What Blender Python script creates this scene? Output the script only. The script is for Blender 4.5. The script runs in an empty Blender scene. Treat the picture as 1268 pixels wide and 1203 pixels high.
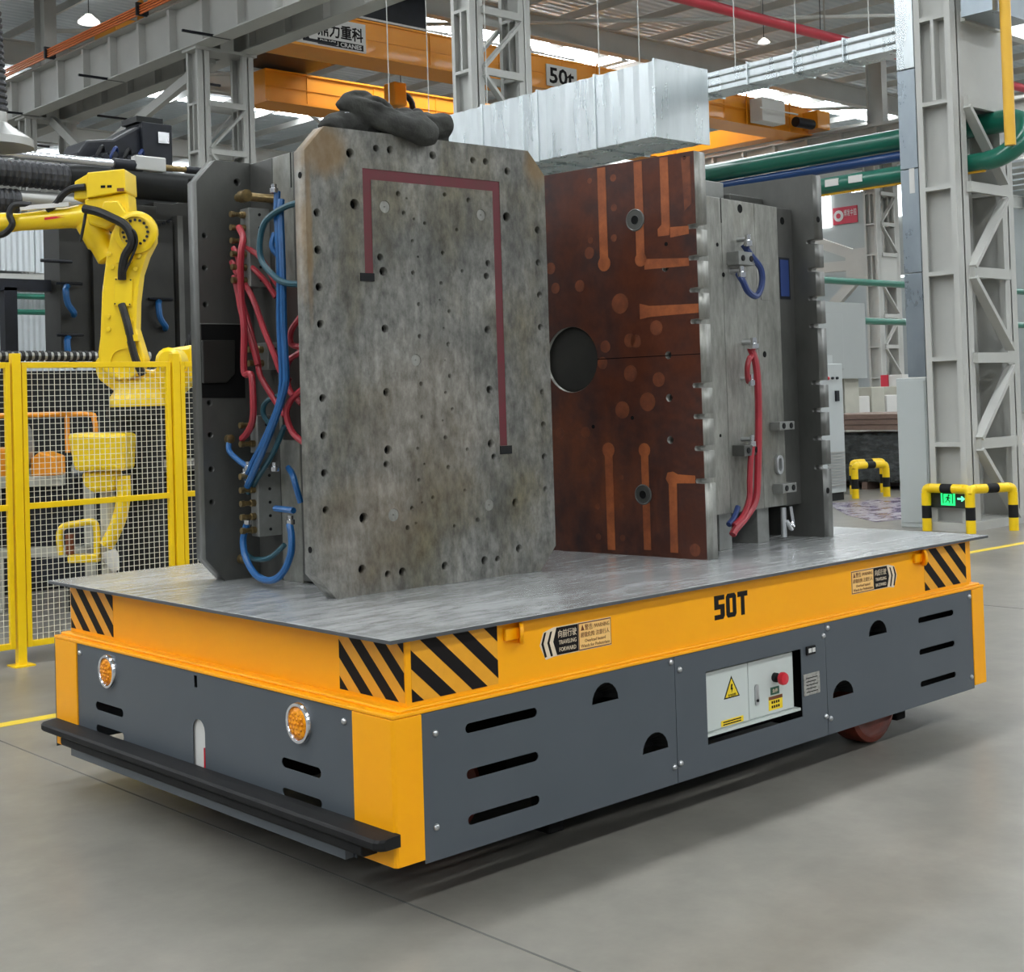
import bpy, bmesh, math, random
from mathutils import Vector, Matrix
random.seed(7)
scene = bpy.context.scene
C = scene.collection
PI = math.pi
# ------------------------------------------------------------------ camera
cam_d = bpy.data.cameras.new('camera'); cam = bpy.data.objects.new('camera', cam_d); C.objects.link(cam)
W_PX, H_PX, F_PX = 1268.0, 1203.0, 1720.06
yaw, pitch, roll = 0.8273, 0.0234, -0.0306
fwd = Vector((math.cos(yaw)*math.cos(pitch), math.sin(yaw)*math.cos(pitch), math.sin(pitch)))
rt = fwd.cross(Vector((0, 0, 1))).normalized(); up = rt.cross(fwd)
rt2 = rt*math.cos(roll) + up*math.sin(roll); up2 = -rt*math.sin(roll) + up*math.cos(roll)
m = Matrix((rt2, up2, -fwd)).transposed().to_4x4(); m.translation = Vector((-2.7611, -3.6299, 1.695))
cam.matrix_world = m
cam_d.sensor_fit = 'HORIZONTAL'; cam_d.sensor_width = 36.0; cam_d.lens = F_PX/W_PX*36.0
cam_d.shift_y = -(601.5 - 452.63)/W_PX
cam_d.clip_start = 0.05; cam_d.clip_end = 300
scene.camera = cam
# ------------------------------------------------------------------ world, light, exposure
w = bpy.data.worlds.new('overcast_daylight'); scene.world = w; w.use_nodes = True
bg = w.node_tree.nodes['Background']; bg.inputs[0].default_value = (0.86, 0.93, 1.0, 1); bg.inputs[1].default_value = 0.26
SKYLIGHT = 17.0
scene.view_settings.view_transform = 'Standard'; scene.view_settings.look = 'None'
scene.view_settings.exposure = 0.30; scene.view_settings.gamma = 1.0
scene.view_settings.use_curve_mapping = False

# ------------------------------------------------------------------ materials
MATS = {}
def mat(name, col, rough=0.5, metal=0.0, col2=None, scale=4.0, detail=6.0, lo=0.35, hi=0.65, bump=0.0, bscale=40.0,
        stretch=(1, 1, 1), rvar=0.0, col3=None, scale3=1.0, lo3=.5, hi3=.75, emit=None, estr=0.0, spec=0.5, coat=0.0, alpha=1.0, trans=0.0, fine=None):
    if name in MATS: return MATS[name]
    mt = bpy.data.materials.new(name); mt.use_nodes = True; nt = mt.node_tree; N = nt.nodes; L = nt.links
    b = N['Principled BSDF']
    b.inputs['Base Color'].default_value = (*col, 1); b.inputs['Roughness'].default_value = rough
    b.inputs['Metallic'].default_value = metal; b.inputs['Specular IOR Level'].default_value = spec
    b.inputs['Coat Weight'].default_value = coat; b.inputs['Alpha'].default_value = alpha
    b.inputs['Transmission Weight'].default_value = trans
    if emit: b.inputs['Emission Color'].default_value = (*emit, 1); b.inputs['Emission Strength'].default_value = estr
    tc = N.new('ShaderNodeTexCoord'); mp = N.new('ShaderNodeMapping'); mp.inputs['Scale'].default_value = stretch
    L.new(tc.outputs['Object'], mp.inputs['Vector'])
    def noise(sc, de):
        n = N.new('ShaderNodeTexNoise'); n.inputs['Scale'].default_value = sc; n.inputs['Detail'].default_value = de
        n.inputs['Roughness'].default_value = 0.62; L.new(mp.outputs[0], n.inputs['Vector']); return n
    def ramp(n, a, c):
        r = N.new('ShaderNodeMapRange'); r.inputs[1].default_value = a; r.inputs[2].default_value = c; L.new(n.outputs[0], r.inputs[0]); return r
    last = None
    if col2:
        n = noise(scale, detail); r = ramp(n, lo, hi); mx = N.new('ShaderNodeMix'); mx.data_type = 'RGBA'
        L.new(r.outputs[0], mx.inputs[0]); mx.inputs[6].default_value = (*col, 1); mx.inputs[7].default_value = (*col2, 1)
        last = mx.outputs[2]
        if rvar:
            rr = N.new('ShaderNodeMapRange'); rr.inputs[3].default_value = max(0.02, rough-rvar); rr.inputs[4].default_value = min(1, rough+rvar)
            L.new(n.outputs[0], rr.inputs[0]); rr.inputs[1].default_value = lo; rr.inputs[2].default_value = hi; L.new(rr.outputs[0], b.inputs['Roughness'])
    if col3:
        n3 = noise(scale3, 8.0); r3 = ramp(n3, lo3, hi3); m3 = N.new('ShaderNodeMix'); m3.data_type = 'RGBA'
        L.new(r3.outputs[0], m3.inputs[0])
        if last: L.new(last, m3.inputs[6])
        else: m3.inputs[6].default_value = (*col, 1)
        m3.inputs[7].default_value = (*col3, 1); last = m3.outputs[2]
    if fine:      # fine speckle: (scale, amount, stretch)
        m2 = N.new('ShaderNodeMapping'); m2.inputs['Scale'].default_value = fine[2]; L.new(tc.outputs['Object'], m2.inputs['Vector'])
        nf = N.new('ShaderNodeTexNoise'); nf.inputs['Scale'].default_value = fine[0]; nf.inputs['Detail'].default_value = 5; nf.inputs['Roughness'].default_value = .7; L.new(m2.outputs[0], nf.inputs['Vector'])
        rf = N.new('ShaderNodeMapRange'); rf.inputs[1].default_value = .3; rf.inputs[2].default_value = .7; rf.inputs[3].default_value = 1-fine[1]; rf.inputs[4].default_value = 1+fine[1]; L.new(nf.outputs[0], rf.inputs[0])
        mf = N.new('ShaderNodeMix'); mf.data_type = 'RGBA'; mf.blend_type = 'MULTIPLY'; mf.inputs[0].default_value = 1.0
        if last: L.new(last, mf.inputs[6])
        else: mf.inputs[6].default_value = (*col, 1)
        L.new(rf.outputs[0], mf.inputs[7]); last = mf.outputs[2]
    if last: L.new(last, b.inputs['Base Color'])
    if bump:
        nb = noise(bscale, 4.0); bp = N.new('ShaderNodeBump'); bp.inputs['Strength'].default_value = bump; bp.inputs['Distance'].default_value = 0.01
        L.new(nb.outputs[0], bp.inputs['Height']); L.new(bp.outputs[0], b.inputs['Normal'])
    MATS[name] = mt; return mt
M = {}
M['cart_yellow'] = mat('cart_yellow', (1.0, .42, .0), .42, 0, (.97, .395, .0), 2.5, spec=.35)
M['cart_grey'] = mat('cart_grey', (.072, .085, .098), .38, 0, (.066, .079, .092), 3, bump=.02, bscale=90)
M['deck'] = mat('deck_steel', (.38, .39, .39), .27, .5, (.56, .57, .57), 2.0, 5, .32, .68, 0, 26, (.6, 2.2, 1), fine=(11, .36, (.5, 2.4, 1)))
M['deck_edge'] = mat('deck_edge_steel', (.10, .105, .11), .5, .4)
M['black'] = mat('black_rubber', (.010, .010, .011), .6, 0, (.016, .016, .016), 6, spec=.18)
M['black_paint'] = mat('black_print', (.010, .008, .008), .55, spec=.15)
M['dark_inner'] = mat('inner_part_and_shade_black', (.008, .008, .008), .7, spec=.1)  # near-black for inner parts; shade of holes and slots is in this colour
M['sticker_amber'] = mat('sticker_amber', (.84, .37, .015), .4, 0, (.78, .34, .012), 20)
M['sticker_cream'] = mat('sticker_cream', (.90, .55, .18), .45)
M['sticker_white'] = mat('sticker_white', (.75, .62, .45), .5)
M['chrome'] = mat('bright_chrome', (.72, .72, .73), .18, 1.0)
M['zinc'] = mat('zinc_bolt', (.55, .56, .57), .3, .9)
M['amber'] = mat('amber_lens', (.95, .36, .004), .25, 0, (.60, .16, .0), 45, 2, .4, .6, .2, 60, spec=.3)
M['white_box'] = mat('white_enamel', (.56, .60, .57), .4, 0, (.54, .58, .55), 3)
M['red_plastic'] = mat('red_plastic', (.62, .012, .03), .3, coat=.3)
M['yellow_label'] = mat('yellow_label', (.86, .62, .02), .45)
M['green_label'] = mat('green_label', (.02, .09, .05), .4)
M['brown_label'] = mat('brown_label', (.16, .04, .01), .4)
M['plate_metal'] = mat('name_plate_metal', (.42, .41, .37), .45, .3, (.28, .27, .25), 60, lo=.45, hi=.6)
M['wheel'] = mat('polyurethane_wheel', (.22, .035, .015), .45, 0, (.13, .025, .012), 8)
M['mould_steel'] = mat('worn_mould_steel', (.225, .22, .198), .44, .25, (.085, .085, .075), 2.6, 15, .40, .64, .10, 45, (1.3, 1, .7), .0, (.125, .11, .07), 2.3, .48, .70, fine=(13, .55, (2.0, 1, 1.0)))
M['mould_steel_side'] = mat('side_mould_steel', (.31, .305, .275), .40, .35, (.17, .17, .15), 2.4, 9, .35, .7, .05, 40, (1, 1, .45), .1, (.17, .15, .10), 3.2, .55, .8, fine=(14, .3, (2, 1, .6)))
M['mould_grey'] = mat('ground_mould_steel', (.135, .134, .124), .4, .45, (.065, .066, .06), 2.2, 9, .35, .7, .04, 40, (1, 1, .5), .1)
M['mould_light'] = mat('milled_aluminium', (.27, .275, .26), .4, .4, (.19, .19, .18), 9, 8, .35, .7, .03, 60)
M['mould_dark'] = mat('dark_mould_steel', (.036, .035, .030), .45, .3, (.018, .018, .016), 2.2, 8, .35, .7, .04, 40)
M['mould_mid'] = mat('reddish_mould_steel', (.045, .028, .022), .5, .3, (.022, .02, .018), 2, 8)
M['red_strip'] = mat('dark_red_cable_cover', (.125, .014, .022), .5, 0, (.10, .018, .02), 12)
M['rust_face'] = mat('rust_brown_face', (.105, .030, .015), .40, .25, (.024, .021, .024), 1.6, 12, .38, .62, .05, 35, (1, 1, .9), .08, (.20, .050, .014), 1.5, .48, .72, fine=(12, .18, (1, 1, 1)))
M['rust_strip'] = mat('orange_rust_strip', (.38, .105, .028), .5, .1, (.19, .05, .018), 4, 10, .35, .68, fine=(12, .25, (1, 1, 1)))
M['rust_spot'] = mat('orange_rust_spot', (.185, .05, .016), .5, .1, (.11, .03, .014), 10, fine=(12, .25, (1, 1, 1)))
M['rust_stain'] = mat('ochre_rust_stain', (.26, .14, .035), .6, 0, (.16, .12, .07), 14, 8, .4, .7)
M['hose_red'] = mat('red_rubber_hose', (.36, .024, .036), .42, 0, (.29, .02, .03), 14)
M['hose_blue'] = mat('blue_rubber_hose', (.008, .10, .29), .4, 0, (.006, .08, .24), 14)
M['hose_teal'] = mat('teal_rubber_hose', (.015, .07, .095), .42)
M['hose_navy'] = mat('navy_rubber_hose', (.018, .04, .15), .42)
M['brass'] = mat('aged_brass', (.30, .21, .09), .35, .8, (.16, .12, .06), 40)
M['cloth'] = mat('dark_grey_cloth', (.034, .034, .031), .9, 0, (.055, .056, .049), 9, 8, .4, .65, .35, 55)
M['cloth_white'] = mat('white_tag_cloth', (.6, .62, .65), .8)
M['floor'] = mat('polished_concrete', (.165, .156, .136), .33, 0, (.245, .231, .20), .8, 10, .36, .64, 0, 30, (1, 1, 1), 0, (.15, .143, .127), .9, .50, .85, fine=(5, .10, (1, 1, 1)))
M['joint'] = mat('floor_joint_filler', (.10, .10, .095), .7)
M['line'] = mat('floor_line_yellow', (.78, .56, .02), .45, 0, (.66, .48, .05), 7)
M['fence'] = mat('fence_yellow', (.90, .60, .002), .35, 0, (.86, .56, .002), 4)
M['wire'] = mat('pale_wire', (.72, .69, .56), .45)
M['robot'] = mat('robot_yellow', (.88, .61, .006), .32, 0, (.84, .57, .006), 5, coat=.2)
M['cable'] = mat('black_cable', (.012, .012, .013), .45, 0, (.024, .024, .024), 20, spec=.3)
M['machine_dark'] = mat('machine_dark_paint', (.014, .015, .014), .5, 0, (.008, .009, .009), 2, spec=.25)
M['machine_black'] = mat('machine_black_paint', (.008, .009, .011), .4, 0, (.013, .015, .022), 5, spec=.3)
M['machine_white'] = mat('machine_white_paint', (.46, .45, .38), .45, 0, (.40, .39, .33), 2)
M['orange'] = mat('guard_orange', (.85, .30, .004), .4)
M['hall_steel'] = mat('pale_grey_steel_paint', (.47, .47, .44), .5, 0, (.43, .43, .405), 1.2, 6, bump=.01)
M['roof_sheet'] = None
M['crane'] = mat('crane_orange', (.82, .31, .012), .42, 0, (.76, .28, .012), .6, coat=.1)
M['galv'] = mat('galvanised_sheet', (.47, .51, .52), .3, .8, (.60, .64, .65), 3, 4, .35, .7, 0, 4, (1, 1, .2), .06)
M['galv_blue'] = mat('blue_grey_galvanised_sheet', (.26, .30, .33), .35, .7, (.33, .37, .40), 3, 8, .35, .7, .05, 8, (1, 1, .5), .1)
M['green_pipe'] = mat('green_pipe_paint', (.006, .13, .085), .3, 0, (.005, .11, .07), 3, coat=.2)
M['blue_pipe'] = mat('blue_pipe_paint', (.012, .05, .17), .35)
M['fire_red'] = mat('fire_pipe_red', (.55, .03, .055), .4)
M['gas_yellow'] = mat('gas_pipe_yellow', (.75, .42, .03), .4)
M['cabinet'] = mat('cabinet_grey_enamel', (.44, .47, .46), .4, 0, (.42, .45, .44), 2)
M['copper'] = mat('conductor_orange', (.75, .17, .03), .45)
M['lamp'] = mat('lamp_shade_white', (.8, .8, .78), .4, emit=(1, .97, .9), estr=1.6)
M['skylight'] = mat('translucent_skylight', (.8, .8, .8), .5, emit=(.93, .97, 1.0), estr=SKYLIGHT)
M['window'] = mat('bright_window', (.8, .8, .8), .4, emit=(.93, .97, 1.0), estr=3.0)
M['sign_white'] = mat('sign_board_white', (.62, .61, .58), .5)
M['banner'] = mat('banner_red', (.50, .02, .05), .5)
M['sign_green'] = mat('exit_sign_green', (.01, .5, .12), .4, emit=(.02, .9, .22), estr=1.0)
M['sign_glow'] = mat('exit_sign_dark', (.01, .10, .04), .4)
M['sign_pale'] = mat('exit_sign_arrow', (.2, .8, .5), .4, emit=(.15, .95, .5), estr=1.0)
M['wrap'] = mat('dark_stretch_wrap', (.018, .022, .022), .16, 0, (.07, .08, .08), 5, 10, .45, .7, .5, 9, (1, 1, 2.5), coat=.6)
M['wood'] = mat('brown_board', (.20, .13, .10), .6, 0, (.14, .09, .07), 8, 8, .35, .7, stretch=(1, 1, 8))
M['film'] = mat('purple_plastic_film', (.17, .13, .22), .3, 0, (.34, .32, .33), 3.2, 10, .42, .6, .4, 5, (1.0, 1.6, 1), .1)
M['wall'] = mat('pale_wall_panel', (.36, .38, .37), .5, 0, (.33, .35, .34), .4)
M['hood'] = mat('hood_steel', (.42, .42, .40), .35, .6)
M['hose_grey'] = mat('dark_corrugated_hose', (.022, .024, .028), .5, 0, (.06, .06, .065), 8)
def corrugated(name, col, sc, rough=.5, metal=0.0, axis=1, strength=.6):
    mt = bpy.data.materials.new(name); mt.use_nodes = True; nt = mt.node_tree; N = nt.nodes; L = nt.links
    b = N['Principled BSDF']; b.inputs['Base Color'].default_value = (*col, 1); b.inputs['Roughness'].default_value = rough; b.inputs['Metallic'].default_value = metal
    tc = N.new('ShaderNodeTexCoord'); wv = N.new('ShaderNodeTexWave'); wv.bands_direction = 'XYZ'[axis]; wv.inputs['Scale'].default_value = sc
    bp = N.new('ShaderNodeBump'); bp.inputs['Strength'].default_value = strength; bp.inputs['Distance'].default_value = .05
    L.new(tc.outputs['Object'], wv.inputs['Vector']); L.new(wv.outputs['Fac'], bp.inputs['Height']); L.new(bp.outputs[0], b.inputs['Normal'])
    MATS[name] = mt; return mt
M['roof_sheet'] = corrugated('corrugated_roof_sheet', (.52, .59, .63), 1.1, .40, .1, 1)
M['wall_sheet'] = corrugated('corrugated_wall_sheet', (.42, .45, .45), .9, .45, .2, 0)
M['white_sheet'] = corrugated('white_corrugated_sheet', (.62, .66, .68), 3.0, .4, .2, 0)

def rust_corner(mt, spots):      # ochre rust stains around given points (object space), broken up by noise
    nt = mt.node_tree; N = nt.nodes; L = nt.links; b = N['Principled BSDF']; src = b.inputs['Base Color'].links[0].from_socket
    tc = N.new('ShaderNodeTexCoord'); nz = N.new('ShaderNodeTexNoise'); nz.inputs['Scale'].default_value = 9; nz.inputs['Detail'].default_value = 8; L.new(tc.outputs['Object'], nz.inputs['Vector'])
    for c, sc, amt in spots:
        mp = N.new('ShaderNodeVectorMath'); mp.operation = 'SUBTRACT'; mp.inputs[1].default_value = c; L.new(tc.outputs['Object'], mp.inputs[0])
        ms = N.new('ShaderNodeVectorMath'); ms.operation = 'MULTIPLY'; ms.inputs[1].default_value = sc; L.new(mp.outputs[0], ms.inputs[0])
        ln = N.new('ShaderNodeVectorMath'); ln.operation = 'LENGTH'; L.new(ms.outputs[0], ln.inputs[0])
        ad = N.new('ShaderNodeMath'); ad.operation = 'SUBTRACT'; L.new(ln.outputs['Value'], ad.inputs[0]); L.new(nz.outputs[0], ad.inputs[1])
        rg = N.new('ShaderNodeMapRange'); rg.inputs[1].default_value = .75; rg.inputs[2].default_value = .1; rg.inputs[4].default_value = amt; L.new(ad.outputs[0], rg.inputs[0])
        mx = N.new('ShaderNodeMix'); mx.data_type = 'RGBA'; L.new(rg.outputs[0], mx.inputs[0]); L.new(src, mx.inputs[6]); mx.inputs[7].default_value = (.22, .13, .045, 1); src = mx.outputs[2]
    L.new(src, b.inputs['Base Color'])
rust_corner(M['mould_steel'], [((.08, 0, 1.79), (9, 2, 9), .65), ((.012, 0, 1.45), (60, 2, 3.2), .6), ((1.22, 0, 1.82), (14, 2, 10), .6), ((.25, 0, .25), (4, 2, 4), .18), ((.55, 0, .62), (3, 2, 2.5), .15)])
# ------------------------------------------------------------------ mesh helpers
class MB:
    def __init__(s): s.v = []; s.f = []
    def add(s, vs, fs):
        o = len(s.v); s.v += [tuple(p) for p in vs]; s.f += [tuple(i+o for i in f) for f in fs]; return s
    def box(s, x0, x1, y0, y1, z0, z1):
        return s.add([(x0,y0,z0),(x1,y0,z0),(x1,y1,z0),(x0,y1,z0),(x0,y0,z1),(x1,y0,z1),(x1,y1,z1),(x0,y1,z1)],
                     [(0,3,2,1),(4,5,6,7),(0,1,5,4),(1,2,6,5),(2,3,7,6),(3,0,4,7)])
    def bar(s, p, q, w, h, upv=(0, 0, 1)):
        p = Vector(p); q = Vector(q); d = (q-p).normalized(); u = Vector(upv)
        a = d.cross(u)
        if a.length < 1e-4: a = d.cross(Vector((1, 0, 0)))
        a.normalize(); b = a.cross(d); a *= w/2; b *= h/2
        return s.add([p-a-b, p+a-b, p+a+b, p-a+b, q-a-b, q+a-b, q+a+b, q-a+b],
                     [(0,1,2,3),(7,6,5,4),(0,4,5,1),(1,5,6,2),(2,6,7,3),(3,7,4,0)])
    def tube(s, pts, r, n=10, caps=True):
        pts = [Vector(p) for p in pts]; k = len(pts); rs = r if isinstance(r, (list, tuple)) else [r]*k
        vs = []; ref = None
        for i, p in enumerate(pts):
            d = (pts[min(i+1, k-1)]-pts[max(i-1, 0)]).normalized()
            if ref is None:
                ref = d.cross(Vector((0, 0, 1)))
                if ref.length < .05: ref = d.cross(Vector((1, 0, 0)))
            else: ref = ref - d*ref.dot(d)
            ref.normalize(); b = d.cross(ref)
            for j in range(n):
                a = 2*PI*j/n; vs.append(p + (ref*math.cos(a)+b*math.sin(a))*rs[i])
        fs = [(i*n+j, i*n+(j+1) % n, (i+1)*n+(j+1) % n, (i+1)*n+j) for i in range(k-1) for j in range(n)]
        if caps: fs += [tuple(reversed(range(n))), tuple(range((k-1)*n, k*n))]
        return s.add(vs, fs)
    def cyl(s, p, q, r, n=16, r2=None): return s.tube([p, q], [r, r if r2 is None else r2], n)
    def lathe(s, prof, o, axis, n=20):   # prof: (radius, along)
        o = Vector(o); ax = Vector(axis).normalized(); a = ax.orthogonal().normalized(); b = ax.cross(a); vs = []
        for r, h in prof:
            for j in range(n):
                t = 2*PI*j/n; vs.append(o+ax*h+(a*math.cos(t)+b*math.sin(t))*max(r, 1e-4))
        k = len(prof); fs = [(i*n+j, i*n+(j+1) % n, (i+1)*n+(j+1) % n, (i+1)*n+j) for i in range(k-1) for j in range(n)]
        fs += [tuple(reversed(range(n))), tuple(range((k-1)*n, k*n))]
        return s.add(vs, fs)
    def prism(s, out, o, U, V, Wd):     # polygon (2d) extruded by vector Wd
        o = Vector(o); U = Vector(U); V = Vector(V); Wd = Vector(Wd); n = len(out)
        a = [o+U*x+V*y for x, y in out]; b = [p+Wd for p in a]
        return s.add(a+b, [tuple(range(n)), tuple(reversed(range(n, 2*n)))]+[(i, i+n, (i+1) % n+n, (i+1) % n) for i in range(n)])
    def obj(s, name, mt, parent=None, smooth=False, bevel=0, seg=2):
        me = bpy.data.meshes.new(name); me.from_pydata(s.v, [], s.f)
        bm = bmesh.new(); bm.from_mesh(me); bmesh.ops.recalc_face_normals(bm, faces=bm.faces); bm.to_mesh(me); bm.free()
        return link(name, me, mt, parent, smooth, bevel, seg)
def link(name, me, mt, parent=None, smooth=False, bevel=0, seg=2):
    if not isinstance(mt, bpy.types.Material): mt = M[mt]
    me.materials.clear(); me.materials.append(mt)
    o = bpy.data.objects.new(name, me); C.objects.link(o)
    if parent: o.parent = parent
    if smooth:
        me.polygons.foreach_set('use_smooth', [True]*len(me.polygons))
        try: me.set_sharp_from_angle(angle=math.radians(40))
        except Exception: pass
    if bevel:
        bv = o.modifiers.new('bevel', 'BEVEL'); bv.width = bevel; bv.segments = seg; bv.limit_method = 'ANGLE'; bv.angle_limit = math.radians(40)
    return o
def circle(x, y, r, n=14): return [(x+r*math.cos(2*PI*i/n), y+r*math.sin(2*PI*i/n)) for i in range(n)]
def slot(x0, x1, y0, y1, n=6):
    r = (y1-y0)/2; cy = (y0+y1)/2
    if x1-x0 >= y1-y0:
        return [(x1-r+r*math.sin(PI*i/n), cy-r*math.cos(PI*i/n)) for i in range(n+1)] + [(x0+r-r*math.sin(PI*i/n), cy+r*math.cos(PI*i/n)) for i in range(n+1)]
    r = (x1-x0)/2; cx = (x0+x1)/2
    return [(cx+r*math.cos(PI*i/n), y1-r+r*math.sin(PI*i/n)) for i in range(n+1)] + [(cx-r*math.cos(PI*i/n), y0+r-r*math.sin(PI*i/n)) for i in range(n+1)]
def rect(x0, x1, y0, y1): return [(x0, y0), (x1, y0), (x1, y1), (x0, y1)]
def halfmoon(x0, x1, y0, y1, n=10):
    cx = (x0+x1)/2; a = (x1-x0)/2; return [(cx+a*math.cos(PI*i/n), y0+(y1-y0)*math.sin(PI*i/n)) for i in range(n+1)]
def plate(name, out, holes, t, o, U, V, Wd, mt, parent=None, bevel=0):   # flat plate with real holes, thickness t along Wd
    cu = bpy.data.curves.new(name, 'CURVE'); cu.dimensions = '2D'; cu.fill_mode = 'BOTH'; cu.extrude = t/2
    for poly in [out]+list(holes):
        sp = cu.splines.new('POLY'); sp.points.add(len(poly)-1)
        for i, (x, y) in enumerate(poly): sp.points[i].co = (x, y, 0, 1)
        sp.use_cyclic_u = True
    tmp = bpy.data.objects.new('tmp', cu); me = bpy.data.meshes.new_from_object(tmp)
    bpy.data.objects.remove(tmp); bpy.data.curves.remove(cu)
    o = Vector(o); U = Vector(U); V = Vector(V); Wd = Vector(Wd)
    for vt in me.vertices:
        x, y, z = vt.co; vt.co = o+U*x+V*y+Wd*(z+t/2)
    bm = bmesh.new(); bm.from_mesh(me); bmesh.ops.remove_doubles(bm, verts=bm.verts, dist=1e-6); bmesh.ops.recalc_face_normals(bm, faces=bm.faces); bm.to_mesh(me); bm.free()
    me.name = name
    return link(name, me, mt, parent, False, bevel)
def text(name, body, size, o, U, V, mt, parent=None, width=None, t=.0008, align='CENTER', height=None, bold=0):
    cu = bpy.data.curves.new(name, 'FONT'); cu.body = body; cu.size = size; cu.align_x = align; cu.align_y = 'CENTER'; cu.extrude = t/2; cu.resolution_u = 2; cu.offset = bold*size
    tmp = bpy.data.objects.new('tmp', cu); me = bpy.data.meshes.new_from_object(tmp)
    bpy.data.objects.remove(tmp); bpy.data.curves.remove(cu)
    xs = [v.co.x for v in me.vertices] or [0, 1]; ys = [v.co.y for v in me.vertices] or [0, 1]
    sx = width/(max(xs)-min(xs)) if width else 1; sy = height/(max(ys)-min(ys)) if height else 1
    cx = (max(xs)+min(xs))/2; cy = (max(ys)+min(ys))/2
    o = Vector(o); U = Vector(U); V = Vector(V); Wd = U.cross(V)
    for vt in me.vertices:
        x, y, z = vt.co; vt.co = o+U*((x-cx)*sx)+V*((y-cy)*sy)+Wd*z
    me.name = name
    return link(name, me, mt, parent)
def spline(pts, k=6):
    P = [Vector(p) for p in pts]; P = [P[0]*2-P[1]]+P+[P[-1]*2-P[-2]]; out = []
    for i in range(1, len(P)-2):
        for j in range(k):
            t = j/k; a, b, c, d = P[i-1], P[i], P[i+1], P[i+2]
            out.append(.5*((2*b)+(c-a)*t+(2*a-5*b+4*c-d)*t*t+(3*b-a-3*c+d)*t**3))
    return out+[P[-2]]
def hose(name, pts, r, mt, parent, n=8, k=6): return MB().tube(spline(pts, k), r, n).obj(name, mt, parent, True)
def tag(o, label, cat, group=None, kind=None):
    o['label'] = label; o['category'] = cat
    if group: o['group'] = group
    if kind: o['kind'] = kind
    return o
def thing(name, label, cat, loc=(0, 0, 0), rz=0, group=None, kind=None):
    o = bpy.data.objects.new(name, None); C.objects.link(o); o.location = loc; o.rotation_euler = (0, 0, rz); o.empty_display_size = .1
    return tag(o, label, cat, group, kind)
def copy_tree(o, parent=None):
    c = o.copy(); C.objects.link(c); c.parent = parent
    for ch in list(o.children): copy_tree(ch, c)
    return c
def share(name, src, parent, loc=(0, 0, 0), rot=None):    # alike part sharing mesh data
    o = bpy.data.objects.new(name, src.data); C.objects.link(o); o.parent = parent; o.location = loc
    if rot: o.rotation_euler = rot
    return o
def clip(poly, x0, x1, y0, y1):
    def cut(P, f, inter):
        out = []
        for i in range(len(P)):
            a, b = P[i-1], P[i]
            if f(b):
                if not f(a): out.append(inter(a, b))
                out.append(b)
            elif f(a): out.append(inter(a, b))
        return out
    def ix(X): return lambda a, b: (X, a[1]+(b[1]-a[1])*(X-a[0])/(b[0]-a[0]))
    def iy(Y): return lambda a, b: (a[0]+(b[0]-a[0])*(Y-a[1])/(b[1]-a[1]), Y)
    for f, i in ((lambda p: p[0] >= x0, ix(x0)), (lambda p: p[0] <= x1, ix(x1)), (lambda p: p[1] >= y0, iy(y0)), (lambda p: p[1] <= y1, iy(y1))):
        poly = cut(poly, f, i)
        if not poly: return []
    return poly
X, Y, Z = (1, 0, 0), (0, 1, 0), (0, 0, 1)
NX, NY = (-1, 0, 0), (0, -1, 0)

# ================================================================== HALL SHELL
fl = MB().box(-30, 100, -30, 100, -.2, 0).obj('floor', 'floor'); tag(fl, 'grey polished concrete factory floor', 'floor', kind='structure')
for p, q, wd in (((.245, 60, 0), (.10, -26, 0), .009), ((-6.2, 60, 0), (-6.35, -26, 0), .009), ((7.2, 60, 0), (7.05, -26, 0), .009), ((-28, 9.4, 0), (78, 9.1, 0), .009), ((-28, -2.2, 0), (78, -2.5, 0), .009)):
    MB().bar((p[0], p[1], .0004), (q[0], q[1], .0004), wd, .0012).obj('floor_joint', 'joint', fl)
MB().bar((-12, 4.24, .0006), (40, 2.80, .0006), .10, .0016).obj('floor_line', 'line', fl)
MB().bar((34, 30, .0006), (33, 2.9, .0006), .10, .0016).obj('floor_line', 'line', fl)

roof = MB().box(-30, 100, -30, 100, 13.0, 13.06).obj('ceiling', 'roof_sheet'); tag(roof, 'grey corrugated metal roof with purlins over the hall', 'roof', kind='structure')
for i, yy in enumerate((-23.2, -10.3, 2.6, 15.5, 28.4, 41.3, 54.2)):
    hwid = .55 if yy < 40 else .30
    for j in range(7):
        x0 = -28+j*15.0
        if yy == 28.4 and j == 2: continue
        MB().box(x0, x0+14.6, yy-hwid, yy+hwid, 12.93, 12.985).obj('skylight_panel', 'skylight', roof)
        if j < 6: MB().box(x0+14.6, x0+15.0, yy-hwid, yy+hwid, 12.93, 12.985).obj('skylight_frame', 'hall_steel', roof)
for k in range(45):
    x0 = 8+k*2.0
    MB().box(x0, x0+.07, -28, 99, 12.68, 12.90).obj('purlin', 'hall_steel', roof)
for yy in (-.4, 8.0, 16.4, 24.8, 36.0, 47.0, 60.0):
    b = MB(); b.box(4, 78, yy-.01, yy+.01, 12.0, 12.65); b.box(4, 78, yy-.16, yy+.16, 11.96, 12.0); b.box(4, 78, yy-.16, yy+.16, 12.62, 12.66)
    b.obj('rafter', 'hall_steel', roof)
for (x0, y0, x1, y1) in ((14, 16.4, 24, 24.8), (24, 24.8, 34, 16.4), (34, 16.4, 44, 24.8), (14, 33.2, 24, 24.8), (24, 24.8, 34, 33.2), (34, 33.2, 44, 24.8), (20, 33.2, 30, 41.6), (14, 41.6, 22, 33.2)):
    MB().cyl((x0, y0, 12.3), (x1, y1, 12.3), .06, 8).obj('roof_brace', 'hall_steel', roof)

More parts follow.
